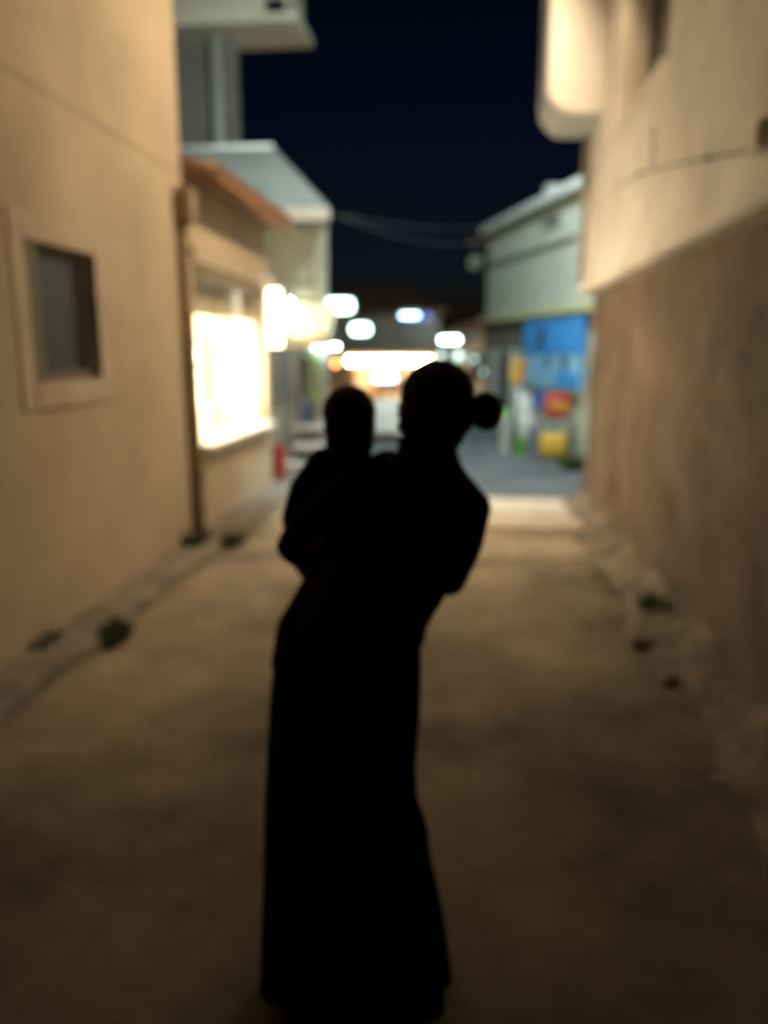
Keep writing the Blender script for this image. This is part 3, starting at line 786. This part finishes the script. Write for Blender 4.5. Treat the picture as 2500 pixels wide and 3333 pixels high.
box('housing', -0.5, 0.5, 0.0, 0.12, -0.13, 0.13, M_metal, bs); box('tube', -0.45, 0.30, -0.06, -0.001, -0.06, 0.06, G_bluesign, bs, 0.03)
for i in range(13):
    x = -4.75 + i * 0.26
    b = empty('festoon_bulb', (x, 31.05, 1.26)); tag(b, 'warm glowing bulb in the row under the tavern porch edge', 'bulb', 'warm bulbs along the tavern porch')
    lathe('bulb', [(0.01, -0.2), (0.10, -0.16), (0.125, -0.06), (0.09, 0.03), (0.025, 0.06)], G_warm, b, 14); lathe('socket', [(0.03, 0.061), (0.03, 0.15), (0.01, 0.16)], M_metal, b, 10)
b = empty('festoon_bulb', (-5.35, 31.05, 1.10)); tag(b, 'dim orange bulb hanging alone left of the tavern bulb row', 'bulb')
lathe('bulb', [(0.01, -0.13), (0.08, -0.09), (0.10, -0.02), (0.06, 0.05), (0.025, 0.07)], G_orange, b, 14); tube('cord', [(0, 0, 0.07), (0, 0, 0.32)], 0.012, M_cable, b, 6)
ms = empty('menu_sign', (-3.35, 31.0, 0.40)); tag(ms, 'small lavender white lit sign hanging under the tavern bulbs', 'sign')
box('face', -0.42, 0.42, -0.04, 0.04, 0.0, 0.24, G_lav, ms, 0.02); 
for x in (-.3, .3): tube('hanger', [(x, 0, 0.24), (x, 0.1, 1.02)], 0.012, M_metal, ms, 6)

# lit signs right of the tavern on a post, lamps beyond
sp = empty('street_sign', (-0.8, 31.0, -1.0)); tag(sp, 'bright white bar sign on a post right of the tavern', 'sign')
box('bar', -0.36, 0.36, -0.06, 0.06, 2.93, 3.08, G_cool, sp, 0.04); tube('post', [(0, 0.1, 0), (0, 0.1, 3.1)], 0.05, M_metal, sp, 8)
for i, (x, z, s, lab) in enumerate(((-1.2, 1.42, .16, 'greenish globe lamp under the bright bar sign'), (-0.45, 1.38, .18, 'larger greenish globe lamp beside the post of the bar sign'), (0.15, 1.25, .12, 'dim globe lamp right of the bar sign post'), (0.62, 0.75, .14, 'pale globe lamp beyond the beach shop corner'))):
    l = empty('globe_lamp', (x, 31.4, ground_z(31.4))); tag(l, lab, 'lamp')
    bm = bmesh.new(); bmesh.ops.create_uvsphere(bm, u_segments=16, v_segments=10, radius=s)
    o = bm_obj('globe', bm, glow('globe_glow%d' % (i // 2), (0.6, 1.0, 0.9), (2.2, 1.5)[i // 2]), l, True); o.location = (0, 0, z + 1.0)
    tube('post', [(0, 0, 0), (0, 0, z + 1.0 - s * .9)], 0.035, M_metal, l, 8)
# dim wall closing the street on the right of the tavern
dw = empty('far_house', (2.2, 36.0, -1.0)); tag(dw, 'dim grey far house right of the tavern', 'house')
part(dw, box, 'wall', -1.2, 6.0, 35.0, 40.0, -1.2, 2.4, M_taverna)
part(dw, prism, 'roof', [(-1.4, 2.4), (2.4, 3.6), (6.2, 2.4)], 'y', 34.8, 40.2, M_tile)
for x in (0.0, 2.0):
    w = part(dw, box, 'window', x, x + 0.9, 34.95, 34.999, 0.3, 1.5, M_pane); box('frame', x - .06, x, 34.93, 34.999, .25, 1.55, M_wood, w)

# white-clothed table in the street beyond
tt = empty('cafe_table', (-1.52, 14.2, 0)); tag(tt, 'small table under a white cloth in the street beyond the two heads', 'table')
bm = bmesh.new()
rings = []
for z, hw in ((0.74, 0.30), (0.73, 0.33), (0.45, 0.36), (0.18, 0.40)):
    ring = []
    for k in range(40):
        a = 2 * pi * k / 40
        c_, s_ = cos(a), sin(a)
        q = hw / max(abs(c_), abs(s_)) ** 0.75
        rip = 1 + (0.05 * sin(9 * a) if z < 0.7 else 0) * (0.74 - z)
        ring.append(bm.verts.new((q * c_ * rip, q * s_ * rip, z)))
    rings.append(ring)
for a, b in zip(rings, rings[1:]):
    for k in range(40): bm.faces.new((a[k], a[(k + 1) % 40], b[(k + 1) % 40], b[k]))
bm.faces.new(rings[0])
bm_obj('cloth', bm, surf('white_cloth', (0.82, 0.82, 0.78), var=0.04, bump=0.1), tt, True)
for x in (-.22, .22):
    for y in (-.22, .22): box('leg', x - .02, x + .02, y - .02, y + .02, 0, 0.72, M_wood, tt)

# ------------------------------------------------------------------ overhead cables
for i, (pA, pB, sag, lab) in enumerate((((-1.9, 12.0, 3.6), (0.6, 16.0, 4.0), 0.12, 'upper thin cable strung across the street from the pale hipped roof'), ((-1.85, 10.6, 3.40), (0.75, 15.6, 3.75), 0.25, 'lower thin cable strung across the street from the pale house corner'))):
    pts = []
    for k in range(17):
        t = k / 16
        v = Vector(pA).lerp(Vector(pB), t); v.z -= sag * 4 * t * (1 - t); pts.append(v)
    o = tube('overhead_cable', pts, 0.006, surf('grey_cable', (0.1, 0.1, 0.1), bump=0), None, 6); tag(o, lab, 'cable')

# ------------------------------------------------------------------ street lamps above the frame (they light the alley)
fl = empty('wall_floodlight', (1.21, 6.60, 5.35)); tag(fl, 'warm floodlight bracketed on the cream wall above the dark upper window', 'lamp')
box('plate', -0.022, -0.001, -0.06, 0.06, -0.08, 0.08, M_metal, fl)
tube('arm', [(-0.02, 0, 0), (-0.16, 0, 0.02)], 0.015, M_metal, fl, 8)
bm = bmesh.new(); abox(bm, -0.10, 0.03, -0.13, 0.13, -0.09, 0.09, 0.012); hd = bm_obj('head', bm, M_metal, fl); hd.location = (-0.20, 0, 0.0); hd.rotation_euler = (0, radians(-19), 0)
box('lens', -0.108, -0.1005, -0.11, 0.11, -0.07, 0.07, G_lamp, hd)
fll = light('lamp_light', 'SPOT', (-0.345, 0, -0.05), 680, (1.0, 0.745, 0.46), fl, 0.09, spot_size=radians(150), spot_blend=0.75)
fll.rotation_euler = Vector((-0.72, 0.30, -0.60)).to_track_quat('-Z', 'Y').to_euler()
wl_ = empty('street_lamp', (1.0, 9.16, 6.6)); tag(wl_, 'cool white street lamp on an arm at the corner of the house with the bay', 'street lamp')
box('plate', 0.12, 0.28, -0.04, -0.02, -0.12, 0.12, M_metal, wl_); 
tube('arm', [(0.20, -0.02, 0.0), (0.15, 0.12, 0.16), (-0.3, 0.36, 0.22), (-0.8, 0.50, 0.10)], 0.025, M_metal, wl_)
bm = bmesh.new(); abox(bm, -0.95, -0.72, 0.30, 0.80, 0.03, 0.12, 0.03); bm_obj('head', bm, M_pipe, wl_, True)
box('lens', -0.92, -0.75, 0.35, 0.75, 0.005, 0.029, G_cool, wl_)
ll_ = light('lamp_light', 'SPOT', (-0.83, 0.55, -0.06), 1500, (0.78, 0.98, 0.98), wl_, 0.08, spot_size=radians(142), spot_blend=0.35)
ll_.rotation_euler = (radians(48), 0, radians(10))      # head tilted out over the square

# ------------------------------------------------------------------ weeds
def weed(loc, size, nb, seed, lab):
    q = random.Random(seed)
    root = empty('weed', loc); tag(root, lab, 'weed')
    bm = bmesh.new()
    for i in range(nb):
        a = q.uniform(0, 2 * pi); L = size * q.uniform(0.5, 1.1); lean = q.uniform(0.3, 1.1); w = size * q.uniform(.04, .09)
        bx_, by_ = q.uniform(-.5, .5) * size, q.uniform(-.9, .9) * size
        dx, dy = cos(a), sin(a); px, py = -dy, dx
        pts = []
        for t in (0, .35, .7, 1):
            r = L * t * sin(lean) * (0.5 + .5 * t); z = L * t * cos(lean * t)
            ww = w * (1 - t) ** .6 + .0005
            pts.append(((bx_ + dx * r + px * ww, by_ + dy * r + py * ww, z), (bx_ + dx * r - px * ww, by_ + dy * r - py * ww, z)))
        vv = [(bm.verts.new(a_), bm.verts.new(b_)) for a_, b_ in pts]
        for u, v in zip(vv, vv[1:]): bm.faces.new((u[0], u[1], v[1], v[0]))
    o = bm_obj('leaves', bm, M_leaf, root); o['kind'] = 'stuff'
    bm = bmesh.new()
    for i in range(5):
        a = q.uniform(0, 6.28); atube(bm, [(0, 0, -.01), (cos(a) * size * .2, sin(a) * size * .2, size * .5)], [.004, .002], 5)
    bm_obj('stem', bm, M_leaf, root)
weed((-2.22, 5.98, 0.08), 0.16, 60, 1, 'low green weed at the foot of the downpipe')
weed((-1.99, 6.25, 0.0), 0.17, 70, 2, 'bushy green weed at the kerb edge beneath the lit window')
weed((-2.02, 4.02, 0.0), 0.17, 80, 3, 'dark spreading weed at the kerb edge below the small window')
weed((-2.26, 3.72, 0.08), 0.11, 40, 4, 'small weed in the crack where ochre wall meets kerb')
weed((1.17, 4.75, 0.05), 0.15, 60, 5, 'low weed clump growing from the foot of the brown wall')
weed((1.45, 10.9, 0.0), 0.30, 120, 6, 'leafy dark green clump by the brown wall far corner')

# litter
for i, (x, y, lab) in enumerate(((0.205, 3.27, 'crumpled scrap of white paper on the bare concrete'), (1.0, 2.84, 'flat scrap of pale paper near the brown wall'))):
    q = random.Random(40 + i)
    bm = bmesh.new()
    g_ = [[bm.verts.new(((a - 2) * 0.014 + q.uniform(-.004, .004), (b - 1.5) * 0.014 + q.uniform(-.004, .004), 0.012 + q.uniform(0, .016))) for a in range(5)] for b in range(4)]
    for r0_, r1_ in zip(g_, g_[1:]):
        for a in range(4): bm.faces.new((r0_[a], r0_[a + 1], r1_[a + 1], r1_[a]))
    bmesh.ops.solidify(bm, geom=bm.faces[:], thickness=0.0015)
    o = bm_obj('paper_scrap', bm, M_paper); o.location = (x, y, 0.0); tag(o, lab, 'litter')

# ------------------------------------------------------------------ people
def remeshed(name, bm, voxel, mat, parent, smooth=6):
    bmesh.ops.recalc_face_normals(bm, faces=bm.faces)
    me = bpy.data.meshes.new(name + '_src'); bm.to_mesh(me); bm.free()
    o = bpy.data.objects.new(name, me); COL.objects.link(o)
    r = o.modifiers.new('r', 'REMESH'); r.mode = 'VOXEL'; r.voxel_size = voxel
    s = o.modifiers.new('s', 'SMOOTH'); s.factor = 0.5; s.iterations = smooth
    dg = bpy.context.evaluated_depsgraph_get(); dg.update()
    new = bpy.data.meshes.new_from_object(o.evaluated_get(dg))
    bpy.data.objects.remove(o); bpy.data.meshes.remove(me)
    new.name = name; new.materials.clear()
    return link(name, new, mat, parent, True)

def ball(bm, c, r, M=None):
    q = bmesh.ops.create_icosphere(bm, subdivisions=3, radius=1.0)
    rr_ = r if isinstance(r, (tuple, list)) else (r, r, r)
    mat = Matrix.Translation(c) @ (M if M is not None else Matrix.Identity(4)) @ Matrix.Diagonal((*rr_, 1))
    bmesh.ops.transform(bm, matrix=mat, verts=q['verts'])

def limb(bm, pts, rads, sub=5):
    """chain of overlapping balls -> smooth tapered limb after remeshing"""
    pts = [Vector(p) for p in pts]
    for i in range(len(pts) - 1):
        L = (pts[i + 1] - pts[i]).length
        nn = max(2, int(L / (0.5 * min(rads[i], rads[i + 1]))))
        for k in range(nn + 1):
            t = k / nn
            q = bmesh.ops.create_icosphere(bm, subdivisions=2, radius=rads[i] * (1 - t) + rads[i + 1] * t)
            bmesh.ops.translate(bm, vec=pts[i].lerp(pts[i + 1], t), verts=q['verts'])

def loft(bm, secs, seg=40, ripple=0.0, nrip=9):
    """horizontal elliptical sections (z, cx, cy, rx, ry)"""
    rings = []
    for i, (z, cx, cy, rx, ry) in enumerate(secs):
        rp = ripple * i / max(1, len(secs) - 1)
        rings.append([bm.verts.new((cx + rx * cos(2 * pi * k / seg) * (1 + rp * sin(nrip * 2 * pi * k / seg + z * 2)), cy + ry * sin(2 * pi * k / seg) * (1 + rp * sin(nrip * 2 * pi * k / seg + z * 2)), z)) for k in range(seg)])
    for a, b in zip(rings, rings[1:]):
        for k in range(seg): bm.faces.new((a[k], a[(k + 1) % seg], b[(k + 1) % seg], b[k]))
    bm.faces.new(rings[0]); bm.faces.new(rings[-1][::-1])

def hand(bm, wrist, fdir, normal, scale, curl, thumb_side):
    """palm plus five separate, bent fingers; normal = back of the hand"""
    f = Vector(fdir).normalized(); n_ = Vector(normal); n_ = (n_ - f * n_.dot(f)).normalized(); s = f.cross(n_)
    w = Vector(wrist)
    for a in (-1, -0.35, 0.35, 1):
        limb(bm, [w + s * a * 0.018 * scale, w + f * 0.082 * scale + s * a * 0.031 * scale], [0.014 * scale, 0.012 * scale])
    for k, (off, L) in enumerate(((-0.032, 0.062), (-0.011, 0.074), (0.011, 0.080), (0.032, 0.072))):
        p_ = w + f * 0.085 * scale + s * off * scale * thumb_side * -1
        pts = [p_]; ang = 0
        for sg in (0.45, 0.32, 0.23):
            ang += curl
            p_ = p_ + (f * cos(ang) - n_ * sin(ang)) * L * sg * scale
            pts.append(p_)
        limb(bm, pts, [0.0092 * scale, 0.0088 * scale, 0.008 * scale, 0.007 * scale])
    t0_ = w + f * 0.025 * scale + s * 0.026 * thumb_side * scale
    t1_ = t0_ + (f * 0.6 + s * 0.7 * thumb_side - n_ * 0.3).normalized() * 0.042 * scale
    t2_ = t1_ + (f * 0.9 + s * 0.15 * thumb_side - n_ * 0.5).normalized() * 0.033 * scale
    limb(bm, [t0_, t1_, t2_], [0.013 * scale, 0.0105 * scale, 0.008 * scale])

def head(bm, c, yaw, tilt, s):
    """skull, jaw, nose, brow, lips, ears; local +y is the face; s = head height"""
    M = Matrix.Translation(c) @ Matrix.Rotation(yaw, 4, 'Z') @ Matrix.Rotation(tilt, 4, 'X')
    def b(p_, r, R=None):
        ball(bm, M @ (Vector(p_) * s), [k * s for k in r], M.to_3x3().to_4x4() @ (R if R is not None else Matrix.Identity(4)))
    b((0, -0.06, 0.12), (0.335, 0.40, 0.36))        # cranium
    b((0, 0.06, -0.10), (0.27, 0.30, 0.34))         # face
    b((0, 0.14, -0.33), (0.17, 0.17, 0.13))         # jaw
    b((0, 0.25, -0.40), (0.08, 0.07, 0.06))         # chin
    b((0, 0.385, -0.10), (0.045, 0.07, 0.09)); b((0, 0.42, -0.15), (0.055, 0.055, 0.04))   # nose
    b((0, 0.32, 0.06), (0.20, 0.06, 0.05))          # brow
    b((0, 0.335, -0.25), (0.09, 0.04, 0.03)); b((0, 0.325, -0.29), (0.08, 0.04, 0.03))     # lips
    for e_ in (-1, 1):
        b((e_ * 0.32, -0.02, -0.07), (0.035, 0.08, 0.12))   # ears
        b((e_ * 0.16, 0.26, -0.14), (0.09, 0.08, 0.08))     # cheeks
    return M

def eyes(parent, M, s):
    for e_ in (-1, 1):
        bm = bmesh.new(); bmesh.ops.create_uvsphere(bm, u_segments=12, v_segments=8, radius=0.055 * s)
        bmesh.ops.translate(bm, vec=M @ (Vector((e_ * 0.14, 0.30, -0.02)) * s), verts=bm.verts)
        o = bm_obj('eye', bm, surf('eye_dark', (0.05, 0.04, 0.035), rough=0.15, bump=0), parent, True)

# --- adult: seen from behind, head turned to the child on the left arm
wo = empty('person', (-0.28, 1.75, 0)); tag(wo, 'person seen from behind in long black skirt carrying a baby, hair in a bun', 'person')
OFF = Vector((0.28, -1.75, 0))
def onp(o, off=OFF): o.location = off; return o
HC = Vector((-0.084, 1.775, 1.513)); HS = 0.218
bm = bmesh.new()
HM = head(bm, HC, radians(55), radians(-6), HS)
limb(bm, [(-0.105, 1.75, 1.33), (-0.085, 1.755, 1.40), (-0.072, 1.77, 1.47)], [0.062, 0.056, 0.055])
loft(bm, [(1.02, -0.24, 1.765, .125, .095), (1.15, -0.17, 1.765, .13, .095), (1.26, -0.13, 1.765, .15, .095), (1.35, -0.11, 1.76, .09, .06)])
# arms inside the sleeves, forearms and hands bare
limb(bm, [(0.0, 1.765, 1.295), (-0.045, 1.84, 1.105), (-0.14, 1.99, 1.06), (-0.20, 2.01, 1.06)], [0.043, 0.038, 0.030, 0.024])
hand(bm, (-0.205, 2.01, 1.06), (-1, -0.12, 0.05), (0.1, 1, 0.1), 1.0, 0.45, 1)
limb(bm, [(-0.27, 1.765, 1.30), (-0.415, 1.80, 1.17), (-0.36, 1.95, 1.07), (-0.31, 2.0, 1.045)], [0.043, 0.038, 0.030, 0.024])
hand(bm, (-0.305, 2.0, 1.045), (0.9, 0.15, -0.05), (0.1, 0.5, -1), 1.0, 0.4, -1)
# legs under the skirt
limb(bm, [(-0.36, 1.76, 0.92), (-0.37, 1.79, 0.50), (-0.38, 1.81, 0.09)], [0.08, 0.05, 0.036])
limb(bm, [(-0.21, 1.75, 0.92), (-0.20, 1.75, 0.50), (-0.13, 1.66, 0.13)], [0.08, 0.05, 0.036])
loft(bm, [(1.04, -0.24, 1.765, .125, .095), (0.93, -0.28, 1.755, .155, .11), (0.86, -0.285, 1.755, .15, .11)])
body = onp(remeshed('body', bm, 0.0055, M_skin, wo, 4))
eyes(body, HM, HS)
# hair: cap over the skull, loose at the nape, bun behind
bm = bmesh.new()
def hb(p_, r): ball(bm, HM @ (Vector(p_) * HS), [k * HS for k in r], HM.to_3x3().to_4x4())
hb((0, -0.09, 0.15), (0.365, 0.41, 0.375)); hb((0, -0.20, -0.02), (0.34, 0.30, 0.32)); hb((0.25, -0.04, 0.05), (0.10, 0.22, 0.26)); hb((-0.25, -0.04, 0.05), (0.10, 0.22, 0.26))
hb((-0.05, -0.18, -0.22), (0.26, 0.20, 0.24)); hb((0.24, -0.02, -0.12), (0.12, 0.24, 0.30)); hb((-0.24, -0.02, -0.12), (0.12, 0.24, 0.30)); hb((-0.1, -0.1, -0.42), (0.22, 0.2, 0.2))
hb((0.05, -0.52, -0.02), (0.12, 0.13, 0.13)); hb((0.07, -0.63, -0.05), (0.185, 0.17, 0.20)); hb((0.02, -0.66, 0.05), (0.12, 0.12, 0.1))
onp(remeshed('hair', bm, 0.006, M_hair, wo, 3))
# shirt: torso and sleeves
bm = bmesh.new()
loft(bm, [(0.955, -0.268, 1.755, .176, .135), (1.0, -0.255, 1.757, .168, .13), (1.07, -0.215, 1.76, .168, .125), (1.15, -0.178, 1.762, .165, .122), (1.23, -0.145, 1.765, .172, .12), (1.295, -0.118, 1.765, .168, .108), (1.345, -0.105, 1.763, .125, .085), (1.385, -0.094, 1.758, .084, .074), (1.42, -0.093, 1.76, .070, .068), (1.455, -0.092, 1.763, .067, .066)])
limb(bm, [(-0.02, 1.765, 1.31), (0.006, 1.77, 1.285), (-0.006, 1.80, 1.20), (-0.042, 1.845, 1.095), (-0.14, 1.98, 1.06), (-0.19, 2.005, 1.06)], [0.058, 0.054, 0.052, 0.050, 0.042, 0.036])
limb(bm, [(-0.20, 1.765, 1.345), (-0.275, 1.768, 1.315), (-0.36, 1.785, 1.25), (-0.418, 1.805, 1.175), (-0.37, 1.93, 1.08)], [0.05, 0.060, 0.055, 0.048, 0.040])
onp(remeshed('shirt', bm, 0.007, M_shirt, wo, 6))
# skirt
bm = bmesh.new()
secs = [(1.0, -0.272, 1.755, .165, .128), (0.93, -0.280, 1.755, .178, .145), (0.85, -0.286, 1.755, .184, .158), (0.75, -0.292, 1.755, .187, .160), (0.62, -0.302, 1.755, .187, .155), (0.54, -0.302, 1.75, .192, .155), (0.46, -0.290, 1.745, .206, .16), (0.38, -0.286, 1.735, .210, .165), (0.27, -0.276, 1.725, .224, .175), (0.15, -0.268, 1.715, .236, .185), (0.03, -0.262, 1.705, .246, .192)]
loft(bm, secs, 72, 0.05, 11)
onp(remeshed('skirt', bm, 0.008, M_skirt, wo, 3))
# shoes
for (x, y, z, yaw_, pitch) in ((-0.38, 1.84, 0.0, 0.1, 0.0), (-0.12, 1.68, 0.04, -0.15, -0.45)):
    bm = bmesh.new()
    M_ = Matrix.Translation((x, y, z)) @ Matrix.Rotation(yaw_, 4, 'Z') @ Matrix.Rotation(pitch, 4, 'X')
    def sb(p_, r): ball(bm, M_ @ Vector(p_), r, M_.to_3x3().to_4x4())
    sb((0, -0.04, 0.04), (.034, .045, .04)); sb((0, 0.03, 0.034), (.036, .07, .034)); sb((0, 0.11, 0.028), (.042, .07, .028)); sb((0, 0.15, 0.024), (.036, .045, .024)); sb((0, -0.035, 0.075), (.036, .04, .03))
    onp(remeshed('shoe', bm, 0.005, M_shoe, wo, 3))

# --- baby on the left arm
ba = empty('person', (-0.33, 1.86, 1.07)); tag(ba, 'baby in dark top held on the left arm of the person with the bun', 'baby')
BOFF = Vector((0.33, -1.86, -1.07))
BC = Vector((-0.290, 1.865, 1.470)); BS = 0.176
bm = bmesh.new()
BM_ = head(bm, BC, radians(12), radians(-4), BS)
ball(bm, BC + Vector((0, 0, 0.018)), (0.058, 0.060, 0.058))
limb(bm, [(-0.315, 1.86, 1.36), (-0.298, 1.862, 1.44)], [0.036, 0.034])
loft(bm, [(1.08, -0.33, 1.865, .075, .072), (1.18, -0.335, 1.865, .082, .075), (1.30, -0.325, 1.862, .08, .065), (1.38, -0.315, 1.862, .05, .045)])
limb(bm, [(-0.27, 1.83, 1.345), (-0.215, 1.80, 1.37), (-0.175, 1.765, 1.405)], [0.024, 0.021, 0.018])
hand(bm, (-0.175, 1.765, 1.405), (0.8, -0.3, 0.1), (-0.05, -0.2, 1), 0.52, 0.3, 1)
limb(bm, [(-0.375, 1.89, 1.33), (-0.385, 1.95, 1.25), (-0.31, 2.0, 1.24)], [0.024, 0.021, 0.018])
hand(bm, (-0.305, 2.0, 1.24), (0.9, 0.1, -0.1), (0, 0.6, 0.8), 0.52, 0.35, -1)
limb(bm, [(-0.345, 1.82, 1.08), (-0.408, 1.735, 0.985), (-0.430, 1.712, 0.89), (-0.428, 1.705, 0.86)], [0.05, 0.038, 0.026, 0.022])
limb(bm, [(-0.30, 1.91, 1.11), (-0.22, 1.96, 1.10), (-0.19, 1.99, 0.98)], [0.05, 0.038, 0.026])
o = remeshed('body', bm, 0.0042, M_skin, ba, 4); onp(o, BOFF); eyes(o, BM_, BS)
bm = bmesh.new()
def hb2(p_, r): ball(bm, BM_ @ (Vector(p_) * BS), [k * BS for k in r], BM_.to_3x3().to_4x4())
hb2((0, -0.09, 0.16), (0.375, 0.42, 0.385)); hb2((0, -0.20, -0.02), (0.36, 0.29, 0.36)); hb2((0, -0.12, -0.25), (0.345, 0.27, 0.26)); hb2((0, -0.10, -0.44), (0.31, 0.25, 0.18))
onp(remeshed('hair', bm, 0.005, M_hair, ba, 3), BOFF)
bm = bmesh.new()
loft(bm, [(1.075, -0.328, 1.863, .082, .080), (1.14, -0.348, 1.863, .106, .090), (1.24, -0.350, 1.863, .112, .088), (1.32, -0.335, 1.862, .104, .076), (1.37, -0.322, 1.862, .082, .062), (1.41, -0.310, 1.862, .064, .055)])
limb(bm, [(-0.27, 1.845, 1.35), (-0.225, 1.805, 1.37), (-0.19, 1.775, 1.395)], [0.038, 0.032, 0.027])
limb(bm, [(-0.375, 1.885, 1.335), (-0.392, 1.95, 1.25), (-0.335, 1.995, 1.24)], [0.040, 0.034, 0.027])
onp(remeshed('top', bm, 0.005, M_babytop, ba, 5), BOFF)
bm = bmesh.new()
loft(bm, [(1.03, -0.32, 1.862, .06, .062), (1.07, -0.326, 1.863, .080, .080), (1.12, -0.338, 1.863, .092, .085)])
limb(bm, [(-0.345, 1.82, 1.08), (-0.408, 1.735, 0.985), (-0.430, 1.712, 0.90)], [0.056, 0.046, 0.034])
limb(bm, [(-0.30, 1.91, 1.10), (-0.22, 1.96, 1.09), (-0.19, 1.985, 1.0)], [0.060, 0.048, 0.035])
onp(remeshed('leggings', bm, 0.005, M_babyleg, ba, 4), BOFF)
for c_ in ((-0.430, 1.712, 0.865), (-0.19, 2.005, 0.95)):
    bm = bmesh.new(); ball(bm, Vector(c_), (.026, .045, .024)); ball(bm, Vector(c_) + Vector((0, -0.02, 0.02)), (.026, .026, .03))
    onp(remeshed('bootie', bm, 0.004, M_shoe, ba, 3), BOFF)
